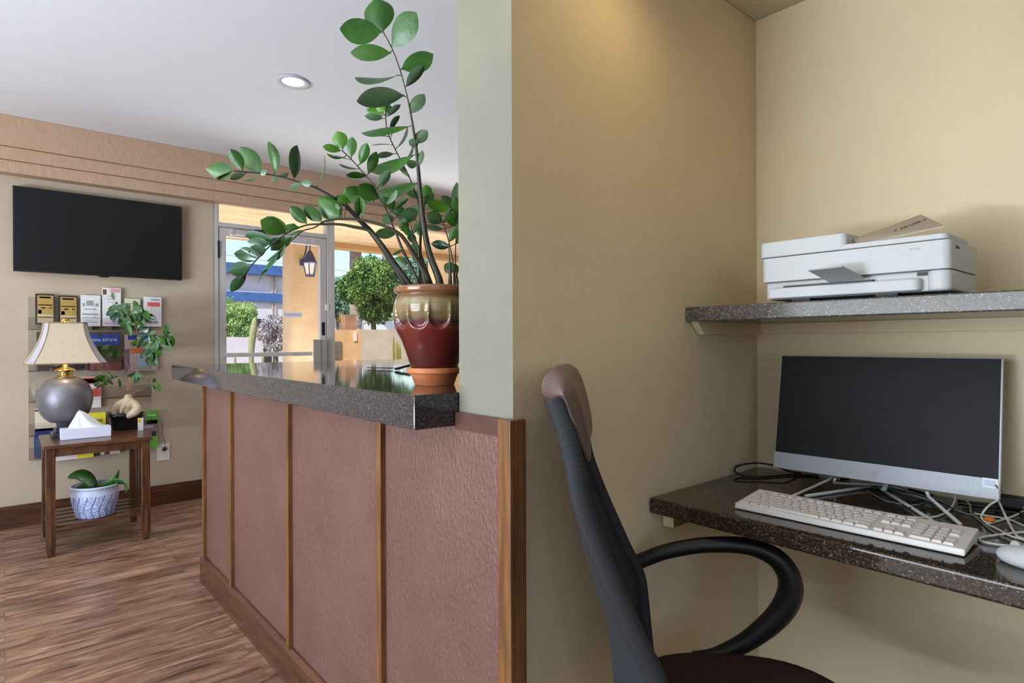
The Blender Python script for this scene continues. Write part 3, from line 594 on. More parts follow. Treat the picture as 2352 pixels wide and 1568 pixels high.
nrm = (tB-tA).cross(tC-tB).normalized(); nrm = nrm if nrm.dot(EYE-tA) > 0 else -nrm
cen = tA*.27+tB*.33+tC*.40 + nrm*.0012 + (Vector((0, 0, .0036)) if nrm.z > 0 else Vector((0, 0, 0)))
text('tray_lettering', '< A4 LTR >', .014, cen, (tB-tA).normalized(), nrm.cross((tB-tA).normalized()), M_dark_slot, ft, .0002)

# ------------------------------------------------------------------ office chair
CY = math.radians(48.6); aX = Vector((math.sin(CY), math.cos(CY), 0)); fX = Vector((math.cos(CY), -math.sin(CY), 0))
S0 = 1.11
def cpos(u_, s, z): return fX*u_ + aX*s + Vector((0, 0, z))
base = cpos(.25, S0, 0)
ch = thing('office_chair', 'black mesh office chair with a loop armrest tucked under the desk', 'chair', (base.x, base.y, 0))
prof = [(-.064, 1.068), (-.056, 1.046), (-.046, 1.015), (-.036, .974), (-.022, .902), (.004, .830), (.028, .774), (.056, .711), (.086, .650), (.094, .600), (.100, .54), (.106, .48)]
pp = smooth_path([(a, 0, b) for a, b in prof], 4)
HWc = .205
def bpt(i, w_): # point on the back surface; w_ -1..1
    q = pp[i]; t = i/(len(pp)-1); hw = HWc*(1-.10*max(0, (t-.75)/.25)) * (1-.06*(1-t))
    bulge = .012+.055*min(1, max(0, (t-.25)/.5))
    return cpos(q[0]-bulge*(1-w_*w_), S0+w_*hw, q[2])
bm = B(); NW = 14; grid = [[bm.verts.new(bpt(i, -1+2*k/NW)) for k in range(NW+1)] for i in range(len(pp))]
for i in range(len(pp)-1):
    for k in range(NW): bm.faces.new((grid[i][k], grid[i][k+1], grid[i+1][k+1], grid[i+1][k]))
o = obj('mesh_back', bm, M_mesh2, ch, world=True, smooth=True); sm = o.modifiers.new('solid', 'SOLIDIFY'); sm.thickness = .006
fl = (aX, .62)
for sg in (-1, 1):
    pts = [bpt(i, sg) for i in range(0, len(pp))]
    rr = [.0130+.003*math.sin(PI*i/len(pts))+.005*max(0, 1-i/12) for i in range(len(pts))]
    obj('side_frame', tube(B(), pts, rr, 14, flat=(aX, .7)), M_mesh, ch, world=True, smooth=True)
# head pad: roll along the top edge that thins out down the front
sec = [(-.085, 1.073), (-.083, 1.090), (-.073, 1.104), (-.058, 1.110), (-.043, 1.106), (-.030, 1.092), (-.022, 1.070), (-.013, 1.040), (-.004, 1.000), (.000, .962), (-.010, .950), (-.024, .990), (-.040, 1.040), (-.058, 1.055), (-.076, 1.061)]
bm = B(); rings = []; cu_, cz_ = -.05, 1.075; NS = 16
for k in range(NS+1):
    w_ = -1+2*k/NS; sc_ = (max(1-abs(w_)**8, 0))**.5*.96+.04; bow = .012*(1-w_*w_)
    rings.append([bm.verts.new(cpos(cu_+(a-cu_)*sc_-bow, S0+w_*.212, cz_+(b-cz_)*sc_)) for a, b in sec])
for r0, r1 in zip(rings, rings[1:]):
    for k in range(len(sec)): bm.faces.new((r0[k], r0[(k+1) % len(sec)], r1[(k+1) % len(sec)], r1[k]))
bm.faces.new(rings[0]); bm.faces.new(rings[-1][::-1])
obj('head_pad', bm, M_leather, ch, world=True, smooth=True, subsurf=2)
# lumbar frame and the bracket behind the arm
arm2d = [(.075, .648), (.115, .668), (.153, .683), (.215, .698), (.276, .704), (.335, .701), (.382, .682), (.408, .652), (.416, .618), (.408, .583), (.385, .548), (.350, .514), (.312, .485), (.256, .455), (.21, .445)]
SA = 1.37
ap = smooth_path([(a, 0, b) for a, b in arm2d], 4)
rr = []
for i in range(len(ap)):
    t = i/(len(ap)-1); rr.append(.0165+.010*math.exp(-((t-.62)/.22)**2))
obj('armrest', tube(B(), [cpos(q[0], SA, q[2]) for q in ap], rr, 16), M_arm, ch, world=True, smooth=True)

def onS(x, y, s_):
    d = ray(x, y); return EYE+d*(s_/d.dot(aX))
bm = B(); tube(bm, smooth_path([onS(1436, 1258, 1.345), onS(1440, 1290, 1.345), onS(1444, 1350, 1.345), onS(1448, 1410, 1.34), onS(1468, 1480, 1.33)], 4), [.010, .016, .020, .021, .022, .022, .022, .022, .022, .022, .022, .022, .022, .022, .022, .021, .02], 12, flat=(aX, .6)); obj('arm_bracket', bm, M_arm, ch, world=True, smooth=True)
# seat: superellipse cushion
bm = B(); uc, sc0, ru, rs = .275, S0-.012, .235, .235
levels = [(.80, .425), (.96, .432), (1.0, .452), (.985, .474), (.93, .490), (.82, .499), (.55, .503), (0, .504)]
rings = []
for q, z in levels:
    if q == 0: rings.append([bm.verts.new(cpos(uc, sc0, z))]); continue
    ring = []
    for k in range(48):
        an = 2*PI*k/48; cx_, sy_ = math.cos(an), math.sin(an); e_ = 2/2.7
        ring.append(bm.verts.new(cpos(uc+ru*q*math.copysign(abs(cx_)**e_, cx_), sc0+rs*q*math.copysign(abs(sy_)**e_, sy_), z - (.012*max(0, cx_)**2 if z > .46 else 0))))
    rings.append(ring)
for a_, b_ in zip(rings, rings[1:]):
    for k in range(48):
        if len(b_) == 1: bm.faces.new((a_[k], a_[(k+1) % 48], b_[0]))
        else: bm.faces.new((a_[k], a_[(k+1) % 48], b_[(k+1) % 48], b_[k]))
bm.faces.new(rings[0][::-1])
obj('seat', bm, M_seat, ch, world=True, smooth=True)
bm = B(); c0 = cpos(.27, S0, 0)
lathe(bm, [(.03, .10), (.03, .30), (.022, .30), (.022, .40), (.09, .40), (.09, .424)], (c0.x, c0.y, 0), 20); obj('gas_lift', bm, M_black, ch, world=True)
tube(bm := B(), [cpos(.24, SA-.04, .445), cpos(.22, S0+.14, .412), cpos(.25, S0, .412)], .016, 10); obj('arm_mount', bm, M_arm, ch, world=True)
for k in range(5):
    an = k*2*PI/5+.3; d = Vector((math.cos(an), math.sin(an), 0)); e_ = c0+d*.27
    leg = obj('leg', tube(B(), [c0+Vector((0, 0, .115)), c0+d*.14+Vector((0, 0, .10)), e_+Vector((0, 0, .075))], [.026, .02, .014], 10), M_arm, ch, world=True, smooth=True)
    cst = B(); s_ = Vector((-d.y, d.x, 0))
    for g in (-1, 1): tube(cst, [e_+s_*g*.008+Vector((0, 0, .027)), e_+s_*g*.024+Vector((0, 0, .027))], .0265, 16)
    tube(cst, [e_+Vector((0, 0, .03)), e_+Vector((0, 0, .078))], .006, 8)
    obj('caster', cst, M_black, leg, world=True)
#PART3
# ================================================================== LOBBY FURNITURE
# television
a = onp(30, 425.8, 1, 4.80); b = onp(419, 473.5, 1, 4.80); c = onp(28.5, 622.6, 1, 4.80); d = onp(418, 642.5, 1, 4.80)
tx0, tx1, tz0, tz1 = (a.x+c.x)/2, (b.x+d.x)/2, (c.z+d.z)/2, (a.z+b.z)/2
tv = thing('television', 'large flat black television mounted on the lobby wall', 'television', ((tx0+tx1)/2, 4.84, tz0))
obj('casing', boxes((tx0, tx1, 4.803, 4.83, tz0, tz1)), M_black, tv, world=True, bevel=.003)
obj('screen', boxes((tx0+.008, tx1-.008, 4.8005, 4.804, tz0+.012, tz1-.008)), M_tvscreen, tv, world=True)
obj('wall_mount', boxes((tx0+.3, tx1-.3, 4.83, YF, tz0+.15, tz1-.15)), M_black, tv, world=True)
obj('logo_foot', prism(B(), [((tx0+tx1)/2-.035, 4.802, tz0), ((tx0+tx1)/2+.035, 4.802, tz0), ((tx0+tx1)/2+.02, 4.802, tz0-.010), ((tx0+tx1)/2-.02, 4.802, tz0-.010)], (0, .012, 0)), M_black, tv, world=True)
# outlet
ot = thing('wall_outlet', 'ivory wall outlet with a dark plug beside the small table', 'outlet', (.869, YF, .373))
obj('cover_plate', boxes((.829, .908, YF-.006, YF, .315, .435)), M_outlet, ot, world=True, bevel=.002)
for z_ in (.335, .388): obj('socket', boxes((.855, .882, YF-.008, YF-.005, z_, z_+.027)), M_paper, ot, world=True)
tag(obj('lamp_plug', tube(tube(B(), [(.872, YF-.008, .398), (.872, YF-.03, .40)], .014, 10), smooth_path([(.872, YF-.028, .405), (.874, YF-.03, .44), (.862, YF-.02, .50), (.858, YF-.012, .58), (.855, YF-.010, .60)], 5), .0018, 6), M_cord, None, smooth=True), 'dark brown plug and cord in the ivory wall outlet', 'plug')

# brochure rack
rx0, rx1, rz0, rz1 = .119, .790, .417, 1.452
br = thing('brochure_rack', 'clear acrylic brochure rack on the wall behind the lamp', 'rack', ((rx0+rx1)/2, YF, rz0))
obj('back_panel', boxes((rx0, rx1, YF-.006, YF-.002, rz0, rz1)), M_acryl, br, world=True)
rows = [(1.452, 1.250, 1.275), (1.215, .985, 1.03), (.960, .790, .82), (.770, .575, .61), (.56, .425, .45)]
for k, (zt, zb, zl) in enumerate(rows):
    obj('pocket', boxes((rx0, rx1, YF-.052, YF-.049, zb-.008, zb+.075), (rx0, rx1, YF-.050, YF-.006, zb-.010, zb-.006), (rx0, rx0+.003, YF-.05, YF-.004, zb-.01, zt), (rx1-.003, rx1, YF-.05, YF-.004, zb-.01, zt)), M_acryl, br, world=True)
for x in [rx0+(rx1-rx0)*k/6 for k in range(1, 6)]: obj('divider', boxes((x-.0015, x+.0015, YF-.05, YF-.006, 1.245, 1.42)), M_acryl, br, world=True)
for x in (rx0+(rx1-rx0)/3, rx0+(rx1-rx0)*2/3): obj('divider', boxes((x-.0015, x+.0015, YF-.05, YF-.006, .98, 1.17)), M_acryl, br, world=True)
def leaflet(name, label, cat, x0, y0, x1, y1, body, prints=(), thick=.014, yy=YF-.030, texts=()):
    a = onp(x0, y0, 1, yy); b = onp(x1, y1, 1, yy); X0, X1, Z1, Z0 = a.x, b.x, a.z, b.z
    t = obj(name, boxes((X0, X1, yy, yy+thick, Z0, Z1)), body, None); tag(t, label, cat)
    for nm, fx0, fx1, fz0, fz1, m in prints:
        obj(nm, boxes((X0+(X1-X0)*fx0, X0+(X1-X0)*fx1, yy-.0008, yy+.001, Z0+(Z1-Z0)*fz0, Z0+(Z1-Z0)*fz1)), m, t)
    for s, fx, fz, size, m in texts:
        text('cover_text', s, size, (X0+(X1-X0)*fx, yy-.0012, Z0+(Z1-Z0)*fz), (1, 0, 0), (0, 0, 1), m, t, .0002)
    return t
gold, blk, wht, red = col(176, 142, 78), col(48, 40, 36), col(222, 220, 220), col(206, 78, 70)
grey, blue, cream, gy2 = col(150, 150, 156), col(44, 66, 140), col(214, 204, 180), col(196, 176, 140)
brn = col(104, 78, 50)
gp = [('cover_panel', .1, .93, .33, .95, gold), ('cover_panel', .1, .93, .05, .33, gy2), ('cover_title', .2, .8, .86, .91, col(96, 70, 44)), ('cover_rule', .14, .88, .62, .65, brn), ('cover_rule', .3, .5, .52, .56, brn), ('cover_rule', .7, .85, .53, .56, brn), ('cover_emblem', .14, .32, .35, .47, col(190, 110, 70)), ('cover_rule', .14, .9, .22, .25, col(140, 110, 70))]
leaflet('brochure', 'gold and black leaflet, leftmost in the top row of the rack', 'brochure', 81, 674, 126, 745, blk, gp)
leaflet('brochure', 'gold and black leaflet directly above the lamp finial', 'brochure', 134, 678, 179, 747, blk, gp)
leaflet('brochure', 'white leaflet with a grey crest and number, right of the gold ones', 'brochure', 185, 677, 231, 749, wht, [('cover_crest', .28, .65, .66, .83, grey), ('cover_rule', .1, .2, .64, .74, grey), ('cover_rule', .74, .9, .64, .74, grey), ('cover_rule', .2, .8, .53, .56, grey), ('cover_rule', .08, .9, .36, .41, grey), ('cover_rule', .1, .88, .27, .29, grey), ('cover_rule', .25, .6, .18, .2, grey), ('cover_rule', .1, .9, .12, .14, grey)])
leaflet('brochure', 'tall white leaflet with pink heading standing above the other leaflets', 'brochure', 235, 660, 278, 749, wht, [('cover_title', .4, .95, .9, .98, col(222, 150, 160)), ('cover_emblem', .03, .22, .82, .95, col(110, 60, 66)), ('cover_rule', .4, .9, .88, .89, grey), ('cover_rule', .25, .7, .77, .79, grey), ('cover_rule', .25, .7, .7, .72, grey), ('cover_rule', .25, .7, .62, .63, grey), ('cover_picture', .5, .95, .1, .3, col(120, 150, 200)), ('cover_rule', .05, .95, .04, .1, col(214, 180, 190))])
leaflet('brochure', 'cream leaflet behind the top leaves of the potted ficus', 'brochure', 286, 685, 322, 747, cream, [('cover_rule', .1, .8, .8, .83, col(170, 150, 130))])
leaflet('brochure', 'white leaflet with a red band and crossed lines, rightmost in the top row', 'brochure', 330, 681, 371, 750, wht, [('cover_rule', .4, .9, .88, .93, grey), ('cover_band', .2, .9, .68, .82, col(216, 96, 88)), ('cover_picture', .1, .8, .1, .2, grey)])
o = bpy.data.objects[-1]
leaflet('magazine', 'dark brown magazine mostly hidden behind the lamp shade', 'magazine', 84, 762, 200, 850, col(84, 66, 58), [('cover_picture', .03, .97, .03, .3, col(40, 36, 36))])
leaflet('magazine', 'magazine with a blue title band reading REAL ESTATE', 'magazine', 206, 762, 279, 850, col(92, 64, 52), [('title_band', 0, .96, .66, .95, blue), ('cover_picture', .02, .98, .0, .2, col(124, 72, 64))], texts=[('REAL ESTATE', .45, .79, .025, wht)])
leaflet('magazine', 'magazine with blue top and orange strip behind the ficus twigs', 'magazine', 286, 768, 362, 850, col(178, 160, 156), [('title_band', .1, 1, .86, .99, blue), ('cover_title', .2, .55, .72, .8, red), ('cover_strip', .18, .75, .48, .62, col(216, 110, 70)), ('cover_picture', .4, .95, .1, .42, col(160, 172, 196)), ('cover_picture', 0, .15, 0, .6, col(120, 100, 110))])
leaflet('brochure', 'red and white folder with a black outline beside the lamp body', 'brochure', 186, 866, 232, 935, wht, [('cover_band', .0, .95, .76, .98, red), ('cover_outline', .1, .9, .80, .94, blk), ('cover_picture', .55, .98, .36, .62, red)])
leaflet('brochure', 'cream booklet in the rack left of the lamp body', 'brochure', 80, 940, 150, 985, cream, [('cover_rule', .0, .3, .9, .97, blk)])
leaflet('brochure', 'yellow booklet peeping out behind the white tissue', 'brochure', 196, 949, 243, 990, col(226, 214, 60), [('cover_rule', .15, .85, .5, .66, col(150, 140, 30))])
leaflet('brochure', 'bright green booklet above the right end of the table', 'brochure', 336, 944, 363, 972, col(96, 176, 62), [('cover_rule', .1, .8, .6, .72, col(190, 220, 170))])
leaflet('brochure', 'purple grey booklet below the green one at the rack edge', 'brochure', 328, 966, 362, 1000, col(140, 116, 122), [('cover_rule', .1, .7, .5, .7, col(196, 190, 196)), ('cover_emblem', .6, .9, .0, .3, blk)])
leaflet('brochure', 'dark blue booklet low in the rack beside the lamp foot', 'brochure', 80, 983, 140, 1000, col(34, 52, 110), [('cover_rule', 0, .9, .9, .99, cream)])
leaflet('brochure', 'blue booklet in the lowest row left of the table', 'brochure', 78, 1006, 96, 1050, col(60, 76, 110))
leaflet('brochure', 'pale booklet with yellow patch showing under the table top', 'brochure', 128, 1004, 215, 1049, wht, [('cover_patch', .55, 1, 0, .7, col(224, 214, 70))])
leaflet('brochure', 'dark and pale booklet in the lowest row at the middle', 'brochure', 215, 1000, 276, 1040, cream, [('cover_patch', 0, .25, 0, .9, blk), ('cover_patch', .4, .6, 0, .9, col(100, 50, 70))])
leaflet('brochure', 'light green booklet in the lowest row above the outlet', 'brochure', 336, 1002, 362, 1028, col(112, 186, 70))

# side table
tb = thing('side_table', 'small mission style dark wood table against the lobby wall', 'table', (.412, 4.30, 0))
TX0, TX1, TY0, TY1, TZ = .158, .668, 4.043, 4.56, .606
obj('table_top', boxes((TX0, TX1, TY0, TY1, TZ-.020, TZ)), M_tablewood, tb, world=True, bevel=.003)
for lx in (TX0+.012, TX1-.054):
    for ly in (TY0+.014, TY1-.056):
        bm = B(); w_ = .042
        bm2 = [(lx, ly), (lx+w_, ly), (lx+w_, ly+w_), (lx, ly+w_)]; mx_, my_ = lx+w_/2, ly+w_/2
        lv = [(0, .72), (.055, 1), (TZ-.02, 1)]; rg = []
        for z, s_ in lv: rg.append([bm.verts.new((mx_+(q[0]-mx_)*s_, my_+(q[1]-my_)*s_, z)) for q in bm2])
        for r0, r1 in zip(rg, rg[1:]):
            for k in range(4): bm.faces.new((r0[k], r0[(k+1) % 4], r1[(k+1) % 4], r1[k]))
        bm.faces.new(rg[0][::-1]); bm.faces.new(rg[-1]); obj('leg', bm, M_tablewoodv, tb, world=True, bevel=.002)
obj('apron', boxes((TX0+.054, TX1-.054, TY0+.022, TY0+.040, TZ-.066, TZ-.020)), M_tablewood, tb, world=True)
obj('apron', boxes((TX0+.054, TX1-.054, TY1-.042, TY1-.024, TZ-.066, TZ-.020)), M_tablewood, tb, world=True)
for sx in (TX0+.022, TX1-.044):
    obj('side_rail', boxes((sx, sx+.022, TY0+.056, TY1-.056, TZ-.066, TZ-.02), (sx, sx+.022, TY0+.056, TY1-.056, .118, .145)), M_tablewood, tb, world=True)
    for sy in (4.18, 4.28, 4.38): obj('side_slat', boxes((sx+.006, sx+.016, sy-.016, sy+.016, .145, TZ-.066)), M_tablewoodv, tb, world=True)
for k in range(5):
    y = TY0+.038+k*.092; obj('shelf_slat', boxes((TX0+.030, TX1-.030, y, y+.062, .146, .160)), M_tablewood, tb, world=True, bevel=.002)

# table lamp
LY = 4.43; lc = onp(150, 900, 1, LY); LX = lc.x
lm = thing('table_lamp', 'pewter ginger-jar table lamp with flared linen shade', 'lamp', (LX, LY, TZ))
obj('plinth', boxes((LX-.07, LX+.07, LY-.07, LY+.07, TZ+.0005, TZ+.024), (LX-.055, LX+.055, LY-.055, LY+.055, TZ+.024, TZ+.05)), M_lampbase, lm, world=True, bevel=.006)
bz = TZ+.05
def zf(y): return onp(150, y, 1, LY).z
zb0, zb1 = zf(967), zf(866)
hb = zb1-zb0
obj('body', lathe(B(), [(r_*.83, z_) for r_, z_ in ((.05, bz-zb0), (.055, -.006), (.09, .0), (.120, hb*.08), (.145, hb*.20), (.160, hb*.36), (.165, hb*.5), (.162, hb*.64), (.148, hb*.78), (.125, hb*.89), (.095, hb*.96), (.06, hb*.995), (.05, hb))], (LX, LY, zb0), 56), M_pewter, lm, world=True, smooth=True)
z0 = zb1
obj('brass_neck', lathe(B(), [(.050, 0), (.053, .005), (.038, .009), (.034, .018), (.038, .028), (.030, .034), (.046, .038), (.056, .042), (.050, .049), (.030, .057), (.014, .064), (.010, .13), (.009, .18)], (LX, LY, z0-.002), 40), M_brass, lm, world=True, smooth=True)
zs0, zs1 = zf(833), zf(742)
lv = []; hs = zs1-zs0
for t in [k/10 for k in range(11)]:
    s_ = .100+(.190-.100)*((1-t)**1.75); lv.append((s_, zs0+hs*t))
def ring8(s_, z, cut, off=0):
    s_ += off; c_ = s_*cut; return [(LX+x, LY+y, z) for x, y in ((-s_+c_, -s_), (s_-c_, -s_), (s_, -s_+c_), (s_, s_-c_), (s_-c_, s_), (-s_+c_, s_), (-s_, s_-c_), (-s_, -s_+c_))]
def shade_mesh(off, idx):
    bm = B(); rg = [[bm.verts.new(q) for q in ring8(s_, z, .2, off)] for s_, z in lv]
    for r0, r1 in zip(rg, rg[1:]):
        for k in idx: bm.faces.new((r0[k], r0[(k+1) % 8], r1[(k+1) % 8], r1[k]))
    for v in list(bm.verts):
        if not v.link_faces: bm.verts.remove(v)
    return bm
sh = obj('lamp_shade', shade_mesh(0, (0, 2, 4, 6)), M_linen, lm, world=True); md = sh.modifiers.new('s', 'SOLIDIFY'); md.thickness = .002
for k in (1, 3, 5, 7):
    sh2 = obj('corner_panel', shade_mesh(0, (k,)), M_liner, sh, world=True); md = sh2.modifiers.new('s', 'SOLIDIFY'); md.thickness = .002
bm = B()
for i in (0, -1): tube(bm, ring8(lv[i][0], lv[i][1], .2, .001), .004, 6, closed=True)
for k in range(8): tube(bm, [ring8(s_, z, .2, .001)[k] for s_, z in lv], .0028, 6)
obj('shade_trim', bm, M_linentrim, sh, world=True)
obj('finial', lathe(B(), [(.0, -.01), (.008, -.01), (.008, .002), (.022, .004), (.024, .018), (.018, .030), (.008, .034), (0, .034)], (LX, LY, zs1), 20), M_brass, lm, world=True, smooth=True)
bm = B(); box(bm, LX-.098, LX+.098, LY-.002, LY+.002, zs1-.006, zs1-.002); box(bm, LX-.002, LX+.002, LY-.098, LY+.098, zs1-.006, zs1-.002); tube(bm, [(LX, LY, z0+.15), (LX, LY, zs1)], .004, 8); obj('harp', bm, M_brass, lm, world=True)
obj('bulb', sphere(B(), (LX, LY, z0+.2), .028), emitter('bulb_glow', (1, .8, .55, 1), 6), lm, world=True, smooth=True)
lamp('table_lamp_light', 'POINT', (LX, LY-.05, zs0+hs*.55), 1.6, (1, .82, .6), size=.03)

# tissue box
p = onp(140, 1012, 2, TZ); q = onp(255, 1001, 2, TZ); tx, ty = p.x, (p.y+q.y)/2; tw = q.x-p.x
tsb = thing('tissue_box', 'flat pale lilac tissue box with a white tissue standing out', 'tissue box', (tx+tw/2, ty+.055, TZ))
hh = onp(140, 987, 1, ty).z-TZ
obj('box', boxes((tx, tx+tw, ty, ty+.098, TZ+.0005, TZ+hh)), M_tissuebox, tsb, world=True, bevel=.002)
bm = B(); cx0, cy0 = tx+tw*.50, ty+.049; ns = 26; rg = []
for j in range(9):
    t = j/8; ring = []
    for k in range(ns):
        an = 2*PI*k/ns; r0 = (1-t)**.8; fold = 1+.22*math.sin(5*an+2*t)+.12*math.sin(9*an+1)
        wx = (.080 if math.cos(an) > 0 else .060)*r0*fold+.004; ring.append(bm.verts.new((cx0-.028*t**.6+math.cos(an)*wx, cy0+math.sin(an)*.034*r0*fold, TZ+hh+.1*t**1.15*(1+.0*an))))
    rg.append(ring)
for r0, r1 in zip(rg, rg[1:]):
    for k in range(ns): bm.faces.new((r0[k], r0[(k+1) % ns], r1[(k+1) % ns], r1[k]))
bm.faces.new(rg[-1]); obj('tissue', bm, M_tissue, tsb, world=True, smooth=True)

# ================================================================== LEAVES
LEAFP = [(0, .03), (.06, .16), (.16, .48), (.3, .80), (.45, .97), (.6, 1.0), (.75, .88), (.87, .60), (.95, .28), (1, .02)]
_fp = {}
def fine_profile(p):
    k = id(p)
    if k not in _fp: _fp[k] = [(q.x, max(q.y, .01)) for q in smooth_path([(a, b, 0) for a, b in p], 3)]
    return _fp[k]
def leaf(bm, b, t, wid, wdir, mi=0, bend=.10, fold=.14, prof_=LEAFP):
    """one leaf blade from b to t; wid full width, wdir unit vector across"""
    d = t-b; ln = d.length; d = d.normalized(); wdir = (wdir-d*wdir.dot(d)).normalized(); n_ = d.cross(wdir)
    rows_ = []
    for s_, w_ in fine_profile(prof_):
        c_ = b+d*ln*s_+n_*math.sin(PI*s_)*ln*bend; hw = wid/2*w_; up_ = n_*hw*fold*2
        rows_.append([bm.verts.new(c_-wdir*hw+up_), bm.verts.new(c_-wdir*hw*.5+up_*.35), bm.verts.new(c_), bm.verts.new(c_+wdir*hw*.5+up_*.35), bm.verts.new(c_+wdir*hw+up_)])
    for r0, r1 in zip(rows_, rows_[1:]):
        for k in range(4):
            f = bm.faces.new((r0[k], r0[k+1], r1[k+1], r1[k])); f.material_index = mi; f.smooth = True
def pxleaf(bm, bx, by, tx_, ty_, wpx, dep, ddep=0, mi=0, ratio=.42, rr=rnd):
    wpx *= 1.16; b = at(bx, by, dep); t = at(tx_, ty_, dep+ddep); ln = (t-b).length; wa = wpx*dep/FPX; wr = max(wa, min(ln*ratio, wa*3.2))
    perp = CF.cross(t-b).normalized(); sn = math.sqrt(max(0, 1-(wa/wr)**2))*(1 if rr.random() < .5 else -1)
    leaf(bm, b, t, wr, perp*(wa/wr)+CF*sn, mi, bend=rr.uniform(-.07, .07), fold=rr.uniform(.05, .22))

# ---------------------------------------------------------------- the tall potted plant on the counter
PD = 1.53
pc0 = at(998, 850, PD); PX, PY = pc0.x, pc0.y
zt_ = onp(998, 850, 2, 1.045)
pl = thing('potted_plant', 'tall arching glossy-leaved plant in a drip-glazed pot on the counter', 'plant', (PX, PY, 1.045))
sa = obj('saucer', lathe(B(), [(.0, .0005), (.050, .0005), (.060, .028), (.066, .029), (.070, .033), (.070, .044), (.062, .045), (.056, .030), (0, .028)], seg=56), M_terra, pl, smooth=False)
for f in sa.data.polygons: f.use_smooth = True
sa.modifiers.new('e', 'EDGE_SPLIT').split_angle = math.radians(35)
zb_ = .034; hp = at(998, 660, PD).z-1.045-zb_
def scallop(an, z):
    zz = z/hp; a_ = ((an*12/(2*PI)+.35) % 1)*2-1; lo = .65-.15*math.sqrt(max(0, 1-a_*a_)); 
    if zz > .9: return 0
    t_ = max(0, min(1, (zz-lo)/.03)); k_ = max(0, min(1, (.86-zz)/.16)); e_ = 1-abs(a_)**6
    return (.0055*(1-t_)*max(0, min(1, (zz-.36)/.14))) - .0035*t_*k_*e_ + .003*t_*k_*(1-e_)
prf = [(0, 0), (.052, 0), (.058, .03), (.074, .25), (.089, .45), (.099, .60), (.1045, .70), (.104, .78), (.098, .86), (.092, .905), (.094, .915), (.101, .93), (.1025, .985), (.099, 1.0), (.091, .995), (.088, .95), (.085, .90), (0, .895)]
prf2 = []
for (r0, q0), (r1, q1) in zip(prf, prf[1:]):
    m_ = 14 if .3 < q0 < .9 else (3 if abs(q1-q0) > .05 else 1)
    for k in range(m_): prf2.append((r0+(r1-r0)*k/m_, q0+(q1-q0)*k/m_))
prf2.append(prf[-1])
po = obj('pot', lathe(B(), [(r_, z_*hp) for r_, z_ in prf2], seg=240, fn=lambda an, z: scallop(an, z) if hp*.36 < z < hp*.9 else 0), M_glaze, pl, smooth=True); po.location = (0, 0, zb_)
obj('soil', lathe(B(), [(0, .0), (.083, .0), (.083, .008), (.04, .014), (0, .015)], seg=32), M_soil, pl).location = (0, 0, zb_+hp*.90)
def zz_stem(pts, r, leaves, d0=PD, d1=PD, mat_=None, mi_default=0, rmin=.0016):
    """pts pixel trace from pot to tip; depth goes from d0 to d1 along it"""
    n_ = len(pts); P3 = [at(x, y, d0+(d1-d0)*(i/(n_-1))) for i, (x, y) in enumerate(pts)]
    P3[0] = Vector((PX, PY, 0))+((P3[0]-Vector((PX, PY, 0)))); sp_ = smooth_path(P3, 4)
    rr_ = [max(r*(.3*(1-i/len(sp_))+.7*(1-i/len(sp_))**2), rmin) for i in range(len(sp_))]
    st_ = obj('stem', tube(B(), sp_, rr_, 10), mat_ or M_stem, pl, world=True, smooth=True)
    if leaves:
        bm = B()
        for q in leaves:
            bx, by, tx_, ty_, w_ = q[:5]; mi = q[5] if len(q) > 5 else mi_default
            # depth of the nearest trace point
            j = min(range(n_), key=lambda i: (pts[i][0]-bx)**2+(pts[i][1]-by)**2); dd = d0+(d1-d0)*j/(n_-1)
            l_ = math.hypot(tx_-bx, ty_-by); pxleaf(bm, bx, by, tx_, ty_, w_, dd, (rnd.uniform(-.5, .5))*l_*dd/FPX, mi)
            k_ = min(sp_, key=lambda v: (v-at(bx, by, dd)).length); tube(bm, [k_, at(bx, by, dd)+(at(tx_, ty_, dd)-at(bx, by, dd))*.06], .0012, 5, mi=4)
        obj('leaves', bm, [M_leaf, M_leaf2, M_leaf_y, M_leaf_blue, M_stem], st_, world=True)
zz_stem([(1011, 668), (1008, 640), (985, 578), (972, 507), (964.6, 436), (957.4, 353), (949.8, 300), (942, 254), (933, 212), (919, 161), (902, 115), (881, 75)], .0115, [
    (878, 73, 780, 66, 52), (880, 73, 862, -4, 60), (900, 108, 957, 29, 52), (899, 122, 805, 121, 34), (921, 159, 995, 124, 42), (917, 172, 815, 177, 28), (932, 200, 975, 149, 13, 1),
    (930, 219, 819, 233, 25, 1), (940, 262, 975, 216, 27, 1), (943, 290, 830, 305, 28), (948, 327, 982, 299, 24, 1), (962, 320, 940, 332, 20, 1), (950, 357, 846, 390, 34), (957, 387, 971, 345, 15, 1), (960, 372, 934, 378, 18, 1), (962, 420, 868, 438, 31)], d1=1.50)
zz_stem([(965, 668), (964.6, 650), (964.6, 578), (965.5, 507), (959, 459), (943, 414), (933, 391), (917.6, 362), (897.7, 322), (888.5, 295), (885.5, 267)], .0045, [
    (884, 263, 842, 251, 24, 2), (886, 255, 866, 235, 22, 2), (887, 258, 889, 223, 13, 3), (880, 272, 837, 266, 10, 1), (889, 262, 899, 243, 6, 3), (890, 268, 920, 240, 6, 1), (896, 300, 918, 265, 6, 3), (897, 318, 905, 285, 7, 3),
    (911, 341, 936, 289, 12, 1), (890, 313, 846, 304, 8), (902, 333, 850, 334, 6, 3), (927, 373, 948, 334, 10, 1), (905, 353, 864, 360, 8, 1), (938, 405, 912, 382, 10, 1)], d1=1.60)
